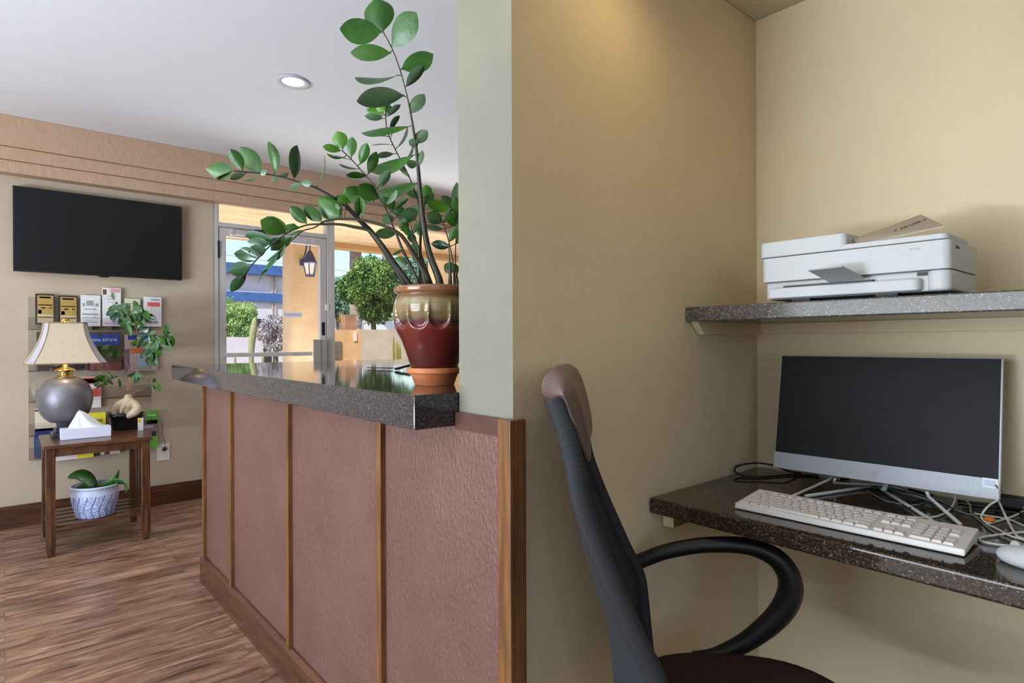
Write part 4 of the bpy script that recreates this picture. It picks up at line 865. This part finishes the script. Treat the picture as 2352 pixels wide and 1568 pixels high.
zz_stem([(961, 668), (961, 650), (943, 611), (925, 575), (911, 539), (898.6, 511), (884, 475), (872, 453.6), (865.6, 434), (846, 410), (826, 387), (806, 365), (787.5, 347)], .006, [
    (787, 343, 774, 301, 31, 2), (784, 346, 741, 336, 16, 2), (807, 361, 809, 314, 21), (827, 378, 843, 328, 22), (846, 400, 865, 348, 19), (795, 360, 750, 352, 9), (806, 368, 752, 356, 7), (825, 388, 778, 376, 8), (843, 405, 795, 402, 8), (866, 432, 897, 391, 17, 1), (866, 436, 880, 408, 12, 1),
    (886, 470, 912, 436, 13, 1), (905, 482, 938, 455, 10, 1), (898, 515, 880, 492, 20), (911, 536, 862, 536, 21), (925, 572, 900, 585, 8, 3)], d1=1.47)
zz_stem([(934, 668), (930, 650), (907.5, 611), (880.7, 570), (852, 532), (827, 507), (795, 473), (773.6, 459), (767, 454), (725.5, 431), (675.7, 414.5), (637.5, 404), (597.7, 398), (568, 395), (534.7, 392)], .012, [
    (534, 392, 471, 385, 36), (540, 391, 478, 420, 5, 1), (558, 393, 528, 342, 25), (598, 396, 552, 337, 35), (632, 400, 616, 324, 24), (675, 412, 683, 333, 13, 3), (728, 430, 745, 354, 7, 1), (565, 398, 528, 412, 9, 1), (597, 400, 559, 415, 10, 1), (590, 398, 612, 393, 12, 1), (640, 406, 622, 416, 8, 1), (640, 404, 663, 397, 12, 1), (694, 420, 664, 433, 13, 1), (690, 418, 716, 422, 14, 1), (822, 500, 826, 452, 12)], mat_=M_stem_d, d1=1.40)
zz_stem([(955, 668), (940, 650), (912, 612), (885, 575), (852, 532), (813, 521), (779, 515), (745.5, 514.7), (707.6, 516), (675, 527), (654, 538.5), (623, 562), (600, 585), (575, 612), (552, 640)], .008, [
    (705, 514, 666, 474, 24), (741, 509, 697, 474, 25), (664, 533, 612, 497, 22), (657, 535, 598, 506, 34), (627, 551, 562, 541, 20, 3), (620, 560, 568, 556, 24, 3), (613, 572, 570, 578, 26, 3), (600, 588, 537, 582, 28, 3), (595, 592, 552, 570, 18, 3), (577, 611, 524, 622, 30, 3), (560, 630, 530, 670, 17, 3), (566, 625, 538, 668, 12, 3), (690, 523, 652, 521, 13), (640, 545, 612, 560, 14, 3), (682, 526, 668, 514, 10)], d1=1.36)
zz_stem([(988, 668), (985, 650), (979, 632), (952, 587), (934, 557), (916, 536), (880.7, 518), (830.7, 505), (779, 502.7), (743, 509), (724, 521.7), (696, 530), (675, 547), (647, 572), (619, 607), (600, 630)], .009, [
    (671, 543, 622, 575, 19), (657, 560, 612, 600, 18, 3), (642, 578, 604, 622, 15, 3), (618, 603, 591, 650, 12, 3), (698, 528, 664, 541, 9), (786, 499, 731, 454, 46), (783, 478, 754, 474, 16, 1), (795, 470, 780, 448, 20), (833, 499, 827, 451, 12)], d1=1.38)
zz_stem([(995, 668), (990, 652), (975, 610), (955, 555), (935, 520), (905, 490), (880, 473), (850, 464), (818, 461)], .007, [
    (818, 461, 796, 430, 36), (810, 463, 768, 455, 20), (872, 456, 822, 428, 32), (868, 432, 820, 429, 12), (850, 462, 800, 455, 18), (886, 472, 882, 444, 22), (903, 483, 893, 455, 20), (915, 497, 913, 471, 26), (915, 505, 960, 484, 29), (917, 525, 934, 503, 22), (920, 530, 935, 515, 16), (898, 514, 884, 493, 22), (945, 540, 960, 505, 12), (955, 560, 938, 535, 16, 3)], d1=1.62)
zz_stem([(1046, 668), (1044, 640), (1041, 605), (1031, 555), (1022, 525), (1018, 511)], .005, [
    (1017, 511, 981, 489, 27), (1018, 507, 1034, 478, 9, 1), (1040, 482, 981, 465, 22, 2), (1043, 480, 1014, 450, 20), (1019, 526, 978, 517, 13, 1), (1034, 566, 990, 560, 17, 3), (1032, 556, 1048, 522, 16), (1044, 478, 1049, 418, 18), (1046, 520, 1030, 488, 22), (1050, 500, 1046, 450, 20), (1052, 560, 1058, 500, 20)], d1=1.60)
zz_stem([(1033, 668), (1034, 652), (1033, 600), (1030, 560)], .011, None, mat_=M_stem)
zz_stem([(980, 668), (975, 640), (962, 600), (950, 560), (945, 520)], .008, [(955, 601, 949, 553, 17), (938, 606, 905, 593, 19), (940, 545, 925, 510, 14)])
zz_stem([(1055, 668), (1050, 640), (1046, 600), (1048, 540), (1054, 480)], .005, [(1047, 622, 1020, 608, 24), (1052, 628, 1036, 606, 18), (1048, 560, 1070, 520, 20), (1052, 500, 1080, 470, 24), (1054, 480, 1064, 440, 24)], d1=1.66)
zz_stem([(972, 668), (970, 640), (967, 560), (972, 500), (978, 450)], .004, [(974, 470, 995, 442, 18), (977, 452, 979, 424, 24, 2), (973, 455, 930, 434, 16), (975, 480, 1000, 470, 12, 1), (971, 500, 945, 470, 8, 1), (968, 545, 958, 520, 12)], d1=1.68)
#ficus
fc = onp(290, 985, 2, TZ); FD = (Vector((fc.x, fc.y, 0))).dot(CF)
fi = thing('potted_ficus', 'small bonsai ficus with swollen pale trunk in a black oval pot', 'plant', (fc.x, fc.y, TZ))
FR_ = 43*FD/FPX*.86
hz = at(290, 948, FD).z-TZ
obj('pot', lathe(B(), [(0, .0005), (FR_*.72, .0005), (FR_*.76, .01), (FR_*.92, hz*.78), (FR_*1.0, hz*.8), (FR_*1.03, hz*.84), (FR_*1.03, hz*.97), (FR_*.98, hz), (FR_*.93, hz*.97), (FR_*.9, hz*.86), (0, hz*.86)], seg=48, sx=1, sy=.72), M_blackpot, fi, smooth=True)
obj('soil', lathe(B(), [(0, hz*.86), (FR_*.9, hz*.86), (FR_*.5, hz*.96), (0, hz*.98)], seg=30, sy=.7), M_soil, fi)
a = at(318, 960, FD-.075); b = at(330, 990, FD-.075)
obj('plant_tag', boxes((a.x-.004, a.x+.026, a.y, a.y+.001, b.z, a.z)), wht, fi, world=True)
obj('tag_print', boxes((a.x-.003, a.x+.015, a.y-.0008, a.y, a.z-.028, a.z-.004)), col(224, 190, 60), fi, world=True)
def T(x, y, o=0): return at(x, y, FD+o)
bm = B(); tube(bm, smooth_path([T(296, 905), T(294, 918), T(293, 932), T(291, 950)], 4), [.018, .020, .023, .027, .031, .034, .037, .038, .038, .037, .036, .033, .028], 14)
tube(bm, smooth_path([T(285, 920, -.01), T(272, 930, -.02), T(266, 942, -.02), T(265, 956, -.02)], 4), [.018+.006*math.sin(i/4) for i in range(13)], 12)
tube(bm, smooth_path([T(300, 918), T(311, 930, -.02), T(313, 942, -.03), T(303, 950, -.04), T(290, 957, -.05)], 4), [.016+.012*math.sin(PI*i/16) for i in range(17)], 12)
tube(bm, smooth_path([T(288, 930, -.03), T(280, 938, -.045), T(278, 950, -.045)], 4), .011, 10)
o = obj('trunk', bm, M_bark, fi, world=True, smooth=True); rm = o.modifiers.new('r', 'REMESH'); rm.mode = 'VOXEL'; rm.voxel_size = .005; rm.use_smooth_shade = True; sm_ = o.modifiers.new('s', 'SMOOTH'); sm_.iterations = 8
def twig(pts, lvs, r=.0028, o1=0):
    n_ = len(pts); P3 = smooth_path([T(x, y, o1*i/(n_-1)) for i, (x, y) in enumerate(pts)], 4)
    s_ = obj('branch', tube(B(), P3, [r*(1-.6*i/len(P3)) for i in range(len(P3))], 6), M_twig, fi, world=True, smooth=True)
    bm = B()
    for q in lvs:
        bx, by, tx_, ty_, w_ = q[:5]; pxleaf(bm, bx, by, tx_, ty_, w_, FD+o1, rnd.uniform(-.03, .03), q[5] if len(q) > 5 else 0, .38)
    obj('leaves', bm, [M_leaf, M_leaf2, M_leaf_y, M_leaf_blue], s_, world=True)
def lfs(cx, cy, sx, sy, n_, ln=32, seed=1, down=.8):
    n_ = int(n_*1.5)
    r2 = random.Random(seed); out = []
    for k in range(n_):
        bx, by = cx+r2.gauss(0, sx*.5), cy+r2.gauss(0, sy*.5); an = r2.uniform(-PI, PI); dx, dy = math.cos(an), math.sin(an)*.6+down; l_ = ln*r2.uniform(.7, 1.1)/math.hypot(dx, dy)
        out.append((bx, by, bx+dx*l_, by+dy*l_, ln*r2.uniform(.26, .46), r2.choice((0, 0, 0, 3, 3, 1))))
    return out
twig([(296, 900), (300, 860), (308, 810), (318, 780), (308, 740), (296, 710)], lfs(280, 706, 22, 14, 14, seed=3)+lfs(310, 722, 22, 16, 16, seed=4)+[(262, 690, 258, 670, 8), (265, 700, 248, 712, 9), (318, 712, 308, 690, 8), (320, 700, 333, 740, 9), (290, 740, 300, 772, 12)], o1=-.03)
twig([(300, 900), (306, 850), (320, 800), (345, 780), (372, 766)], lfs(355, 780, 22, 18, 18, seed=5)+lfs(345, 810, 12, 14, 9, seed=6)+[(378, 766, 386, 745, 12), (392, 768, 398, 796, 9), (330, 785, 300, 790, 12), (380, 778, 375, 800, 14)], o1=.02)
twig([(292, 905), (296, 850), (280, 810), (262, 795)], lfs(250, 795, 18, 12, 13, seed=7)+[(232, 776, 226, 762, 6), (262, 800, 275, 820, 12), (240, 800, 245, 825, 12)], o1=.03)
twig([(285, 912), (265, 895), (240, 878)], lfs(238, 862, 10, 12, 10, 22, seed=8)+[(230, 880, 215, 885, 8)], .0022, -.05)
twig([(290, 905), (278, 880), (270, 862)], [(272, 868, 276, 892, 8), (270, 862, 262, 866, 6)], .0016, .02)
twig([(298, 905), (312, 880), (314, 860)], lfs(314, 855, 5, 6, 5, 20, seed=9)+[(314, 858, 310, 882, 11, 3)], .002, -.04)
twig([(302, 905), (320, 895), (345, 884)], [(345, 884, 352, 894, 8), (350, 884, 362, 893, 9), (352, 880, 356, 868, 4), (364, 880, 368, 898, 9), (362, 882, 350, 868, 4)], .002, .0)
# orchid in a blue and white pot on the lower shelf
oc = onp(219, 1199, 1, 4.20); 
OD = Vector((oc.x, 4.20, 0)).dot(CF)
OX, OY, OZ = oc.x, 4.20, .1605
oh = thing('potted_orchid', 'blue and white china pot with broad leaves on the lower table shelf', 'plant', (OX, OY, OZ))
k_ = OD/FPX*.82; hq = at(219, 1111, OD).z-OZ
op = obj('pot', lathe(B(), [(0, 0), (44*k_, 0), (46*k_, .008), (50*k_, hq*.25), (55*k_, hq*.5), (57*k_, hq*.72), (53*k_, hq*.88), (54*k_, hq*.91), (58*k_, hq*.95), (58*k_, hq*.985), (54*k_, hq), (51*k_, hq*.96), (50*k_, hq*.86), (0, hq*.86)], seg=64), M_china, oh, smooth=True)
obj('soil', lathe(B(), [(0, hq*.86), (50*k_, hq*.86), (25*k_, hq*.93), (0, hq*.95)], seg=30), M_soil, oh)
for k, (pts, w_) in enumerate((([(216, 1117), (200, 1097), (180, 1089), (156, 1096)], 19), ([(215, 1120), (190, 1118), (165, 1128)], 8), ([(226, 1117), (245, 1112), (262, 1100), (272, 1078)], 11), ([(240, 1112), (275, 1104), (290, 1112), (289, 1132)], 14), ([(222, 1118), (200, 1110), (190, 1104)], 10))):
    P3 = smooth_path([at(x, y, OD-.02+.01*k) for x, y in pts], 5); bm = B(); m_ = len(P3); rg = []
    for i, q in enumerate(P3):
        t = (P3[min(i+1, m_-1)]-P3[max(i-1, 0)]).normalized(); pr = CF.cross(t).normalized()*.8+CF*.6; hw = w_*k_*.85*(math.sin(PI*min(.999, .12+.88*i/(m_-1)))**.6+.02)
        rg.append([bm.verts.new(q-pr*hw), bm.verts.new(q+Vector((0, 0, -.004))), bm.verts.new(q+pr*hw)])
    for r0, r1 in zip(rg, rg[1:]):
        for j in range(2): bm.faces.new((r0[j], r0[j+1], r1[j+1], r1[j]))
    o = obj('leaf', bm, M_leaf, oh, world=True, smooth=True); o.modifiers.new('s', 'SOLIDIFY').thickness = .002
obj('stake', tube(B(), [at(224, 1120, OD), at(225, 1103, OD)], .002, 6), M_cable_w, oh, world=True)

# ================================================================== OUTSIDE
struct('ground', boxes((-30, 60, 5.05, 70, -.12, -.03)), M_ground)
zo = 2.50
ps = struct('porch_ceiling', boxes((-6, 14, 5.02, 7.75, zo, zo+.12)), M_soffit)
tag(ps, kind='structure')
struct('porch_fascia', boxes((-6, 14, 7.60, 7.80, zo-.075, zo+.35)), M_fascia)
# porch pillar
pa_ = onp(672, 700, 1, 7.42); pb_ = onp(738, 700, 1, 7.42)
pil = obj('porch_pillar', boxes((pa_.x, pb_.x+.05, 7.42, 7.78, -.03, zo)), M_plaster_out, None, bevel=.01)
tag(pil, 'square tan stucco porch pillar seen through the glass door', 'pillar')
# lantern
l0 = onp(712, 600, 1, 7.25); LXo, LYo = l0.x, 7.25
ln_ = thing('wall_lantern', 'dark blue carriage lantern with frosted panes on the porch pillar', 'lantern', (LXo, LYo, l0.z))
kz = Vector((LXo, LYo, 0)).dot(CF)/FPX; zt2 = onp(712, 605, 1, LYo).z
def fr4(rt, rb, zt__, zb__): # square frustum
    return [(rb, zb__), (rt, zt__)]
bm = lathe(B(), [(13*kz*1.2, 0), (14*kz*1.25, .01), (8*kz, 22*kz), (3*kz, 30*kz), (0, 31*kz)], (LXo, LYo, zt2), 6); tube(bm, [(LXo, LYo, zt2+28*kz), (LXo, LYo, zt2+42*kz)], .008, 6); obj('roof', bm, M_lantern, ln_, world=True)
obj('glass', lathe(B(), [(8*kz*1.15, -28*kz), (12.5*kz*1.2, 0)], (LXo, LYo, zt2), 6), M_lanternglass, ln_, world=True)
bm = B()
for k in range(6):
    an = 2*PI*k/6; tube(bm, [(LXo+math.cos(an)*8.2*kz*1.15, LYo+math.sin(an)*8.2*kz*1.15, zt2-28*kz), (LXo+math.cos(an)*12.7*kz*1.2, LYo+math.sin(an)*12.7*kz*1.2, zt2)], .006, 5)
lathe(bm, [(0, -30*kz), (9*kz*1.2, -30*kz), (9.5*kz*1.2, -27.5*kz), (0, -27.5*kz)], (LXo, LYo, zt2), 6); obj('frame', bm, M_lantern, ln_, world=True)
bm = B(); tube(bm, smooth_path([(LXo-.03, 7.42, zt2+8*kz), (LXo-.03, 7.33, zt2+24*kz), (LXo-.03, LYo, zt2+46*kz), (LXo, LYo, zt2+42*kz)], 4), .010, 6); lathe(bm, [(0, 0), (.05, 0), (.05, .02), (0, .02)], seg=14)
obj('bracket', tube(bm, [(LXo-.03, 7.41, zt2-2*kz), (LXo-.03, 7.41, zt2+12*kz)], .035, 8), M_lantern, ln_, world=True)
# building with blue bands
YB2 = 17.0
bd = thing('building', 'low lavender building with two blue bands across the yard', 'building', (2, YB2, 0))
a = onp(520, 604, 1, YB2).z; b_ = onp(520, 627, 1, YB2).z; c_ = onp(520, 669, 1, YB2).z; d_ = onp(520, 690, 1, YB2).z
obj('wall', boxes((-6, 6.4, YB2, YB2+6, -.03, a-.05)), M_out_lav, bd, world=True)
obj('roof_band', boxes((-6.2, 6.5, YB2-.25, YB2+6.2, b_, a)), M_out_blue, bd, world=True)
obj('middle_band', boxes((-6.1, 6.45, YB2-.10, YB2+.1, d_, c_)), M_out_blue, bd, world=True)
jx = onp(627.5, 700, 1, YB2).x
for x_ in (jx-.04, jx+.05): obj('downpipe', boxes((x_-.014, x_+.014, YB2-.05, YB2, 0, c_)), M_out_grey, bd, world=True)
for x_ in (jx-.04, jx+.05): obj('downpipe', boxes((x_-.014, x_+.014, YB2-.05, YB2, c_, b_)), M_out_grey, bd, world=True)
w0 = onp(594, 732, 1, YB2); obj('window_recess', boxes((w0.x-.55, w0.x+.5, YB2-.03, YB2+.01, w0.z-1.25, w0.z)), M_dark, bd, world=True)
def garden_wall(label, x0, x1, ytop, Y, m, th=.25, cat='wall', name='garden_wall'):
    a = onp(x0, ytop, 1, Y); b = onp(x1, ytop, 1, Y); zt__ = (a.z+b.z)/2
    return tag(obj(name, boxes((a.x, b.x, Y, Y+th, -.03, zt__)), m, None), label, cat)
garden_wall('low lavender garden wall left, behind the door glass', 470, 604, 774, 13.5, M_out_lav)
gw = garden_wall('orange tan stucco wall right of the door frame', 745, 829, 757, 10.6, M_out_orange)
gq = onp(772, 800, 1, 10.59); obj('mesh_vent', boxes((gq.x-.12, gq.x+.10, 10.57, 10.60, .55, gq.z+.13)), M_trunk, gw)
ga = onp(817, 772, 1, 10.57); obj('notice', boxes((ga.x-.03, ga.x+.03, 10.575, 10.60, ga.z-.09, ga.z+.09)), col(236, 214, 206), gw)
garden_wall('grey block garden wall under the orange tree', 829, 960, 757, 10.6, M_out_grey)
garden_wall('tall stucco wall at the far right behind the plant', 1000, 1120, 578, 9.4, M_out_orange)
garden_wall('white painted far wall behind the tree trunk', 762, 1100, 738, 19, col(226, 224, 226, .9))
a = onp(800, 722, 1, 10.75); b = onp(824, 722, 1, 10.75); tag(obj('gate_post', boxes((a.x, b.x, 10.87, 11.1, -.03, a.z)), M_rustpost, None), 'square brown block post behind the orange wall', 'post')
def foliage(bm, c, rx, ry, rz, n_, s_, seed=0, lump=.35):
    r2 = random.Random(seed); c = Vector(c)
    for _ in range(n_):
        v = Vector((r2.gauss(0, 1), r2.gauss(0, 1), r2.gauss(0, 1))).normalized(); rad = r2.uniform(.45, 1)**.5*(1+lump*mnoise.noise(v*2.3+Vector((seed, 0, 0))))
        p = c+Vector((v.x*rx*rad, v.y*ry*rad, v.z*rz*rad)); d = Vector((r2.gauss(0, 1), r2.gauss(0, 1), r2.gauss(0, 1)-.4)).normalized(); e = d.cross(Vector((r2.gauss(0, 1), r2.gauss(0, 1), r2.gauss(0, 1)))).normalized()
        l_ = s_*r2.uniform(.7, 1.3); q = [p, p+d*l_*.5+e*l_*.24, p+d*l_, p+d*l_*.5-e*l_*.24]; bm.faces.new([bm.verts.new(x) for x in q])
def tree(name, label, px_, py_, dep, rpx, m, n_, s_, trunk=None, seed=0, ry=1.0, vs=.9, cat='tree', tm=None, extra=()):
    c = at(px_, py_, dep); k2 = dep/FPX; t = thing(name, label, cat, (c.x, c.y, -.03)); bm = B()
    foliage(bm, c, rpx*k2, rpx*k2*ry, rpx*k2*vs, n_, s_, seed)
    for ex, ey, er, en in extra: foliage(bm, at(ex, ey, dep), er*k2, er*k2, er*k2*.9, en, s_, seed+3)
    if trunk:
        tb_ = B(); top = c+Vector((0, 0, -rpx*k2*.2)); tube(tb_, smooth_path([(c.x+.1, c.y, -.03), at(trunk[0], trunk[1], dep), top], 4), [trunk[2]*k2*(1-.3*i/9) for i in range(9)], 8)
        for dx, dy in ((-.5, -.1), (.5, 0), (.1, .4)): tube(tb_, [top+Vector((0, 0, -.2)), top+Vector((dx*rpx*k2, dy*rpx*k2, rpx*k2*.4))], trunk[2]*k2*.5, 6)
        obj('trunk', tb_, tm or M_trunk, t, world=True, smooth=True)
    obj('crown', bm, m, t, world=True); return t
tree('orange_tree', 'round leafy orange tree standing behind the garden wall', 862, 655, 12.8, 68, M_tree, 13000, .075, (856, 725, 7), 2, extra=((812, 665, 34, 2500), (905, 680, 40, 2500), (862, 708, 40, 2500)))
tree('desert_tree', 'bluish green distant tree beside the door frame', 772, 690, 20, 42, M_teal, 4500, .13, (775, 740, 4), 5, extra=((776, 655, 22, 300),))
tree('desert_tree', 'bluish green distant tree right behind the orange tree', 960, 640, 22, 60, M_teal, 5000, .14, (960, 720, 5), 6)
tree('garden_bush', 'light green flowering bush at the left of the door glass', 540, 735, 13.6, 40, M_limebush, 6500, .06, (540, 775, 2), 8, cat='bush', extra=((515, 715, 34, 2000), (568, 715, 22, 900), (560, 755, 26, 1000), (505, 750, 34, 1500), (575, 765, 22, 700)))
tree('garden_bush', 'dry grey twiggy bush in front of the lavender building', 630, 755, 10.5, 32, M_greybush, 5000, .045, (630, 800, 3), 9, cat='bush', extra=((645, 785, 20, 1200), (606, 765, 18, 900), (628, 790, 22, 900)))
def trunk_palm(label, x, ytop, dep, wpx, lean=0):
    t = at(x+lean, ytop, dep); b = at(x, 900, dep); b.z = -.03; k2 = dep/FPX; t.z = t.z+2
    th = thing('palm_tree', label, 'palm', tuple(b)); m_ = 30
    obj('trunk', tube(B(), [b+(t-b)*(i/m_) for i in range(m_+1)], [wpx*k2/2*(1.04 if i % 2 else .97) for i in range(m_+1)], 14), M_palm, th, world=True)
    bm = B(); r2 = random.Random(int(x))
    for k in range(26):
        an = 2*PI*k/26; d = Vector((math.cos(an), math.sin(an), 0)); el = r2.uniform(-.4, .9); P_ = [t+d*1.6*s_+Vector((0, 0, (el*s_-1.1*s_*s_)*1.5)) for s_ in (0, .3, .6, .85, 1)]
        s2 = Vector((-d.y, d.x, 0)); rg = [[bm.verts.new(p-s2*w_), bm.verts.new(p+s2*w_)] for p, w_ in zip(P_, (.03, .14, .3, .34, .1))]
        for r0, r1 in zip(rg, rg[1:]): bm.faces.new((r0[0], r0[1], r1[1], r1[0]))
    obj('fronds', bm, M_tree, th, world=True)
trunk_palm('thick grey palm trunk rising above the porch edge, nearest the door', 817, 560, 17, 27)
trunk_palm('slimmer palm trunk behind the leaning plant stem', 886, 560, 27, 17)
def cactus(label, pts, dep, rpx, m=M_cactus):
    k2 = dep/FPX; P3 = smooth_path([at(x, y, dep) for x, y in pts], 5); P3[0].z = -.03; n_ = len(P3)
    bm = B(); tube(bm, P3, [rpx*k2*(.8+.4*math.sin(PI*min(1, i/n_*1.1)))*(1 if i < n_-2 else (.6 if i == n_-2 else .15)) for i in range(n_)], 12)
    return tag(obj('column_cactus', bm, m, None, smooth=True), label, 'cactus')
cactus('pale tall column cactus between green bush and grey bush', [(577, 830), (578, 790), (583, 755), (585, 728)], 9.0, 6.5)
cactus('tiny cactus tip just above the push bar on the left', [(540, 850), (540, 830), (539, 812)], 8.8, 2.2)
cactus('short cactus in front of the dry grey bush', [(604, 850), (604, 825), (604, 802)], 8.8, 3)
for k, (x, y) in enumerate(((904, 768), (912, 782), (918, 790))):
    cactus(['yellow green cactus stem nearest the grey block wall', 'yellow green cactus stem in the middle, left of the pot', 'yellow green cactus stem touching the outline of the pot'][k], [(x+2, 850), (x+1, 815), (x, y)], 8.8, 2.2, col(176, 170, 70))
# dried agave
c = at(784, 742, 12.6); bm = B(); r2 = random.Random(4)
for k in range(46):
    an = r2.uniform(0, 2*PI); el = r2.uniform(.1, 1.4); d = Vector((math.cos(an)*math.cos(el), math.sin(an)*math.cos(el), math.sin(el))); s2 = d.cross(Vector((0, 0, 1))).normalized(); l_ = r2.uniform(.15, .3)
    o_ = c+Vector((0, 0, .0)); q = [o_-s2*.02, o_+s2*.02, o_+d*l_*.6+s2*.018, o_+d*l_, o_+d*l_*.6-s2*.018]; bm.faces.new([bm.verts.new(x) for x in q])
ag = thing('dry_agave', 'dried tan agave beside the brown block post', 'plant', (c.x, c.y, -.03)); obj('leaves', bm, M_agave, ag, world=True)
obj('stems', tube(tube(B(), [(c.x, c.y, -.03), c], .03, 7), [(c.x+.12, c.y, -.03), c+Vector((.05, 0, 0))], .025, 7), M_trunk, ag, world=True)
a = at(760, 613, 26); b = at(830, 622, 26); dv = (b-a)
tag(obj('power_line', tube(B(), [a-dv*6, a-dv*2+Vector((0, 0, -.1)), b+dv*2+Vector((0, 0, -.1)), b+dv*8], .012, 5), M_cable_g, None), 'thin overhead power line crossing the sky beyond the window', 'power line')
# outside trees and walls far off close the horizon
tag(obj('far_hedge', (lambda bm: (foliage(bm, (14, 40, 1.6), 26, 2, 2.2, 5000, .5, 12), bm)[1])(B()), M_teal, None), kind='stuff', label='far line of pale green scrub behind the yard', cat='hedge')
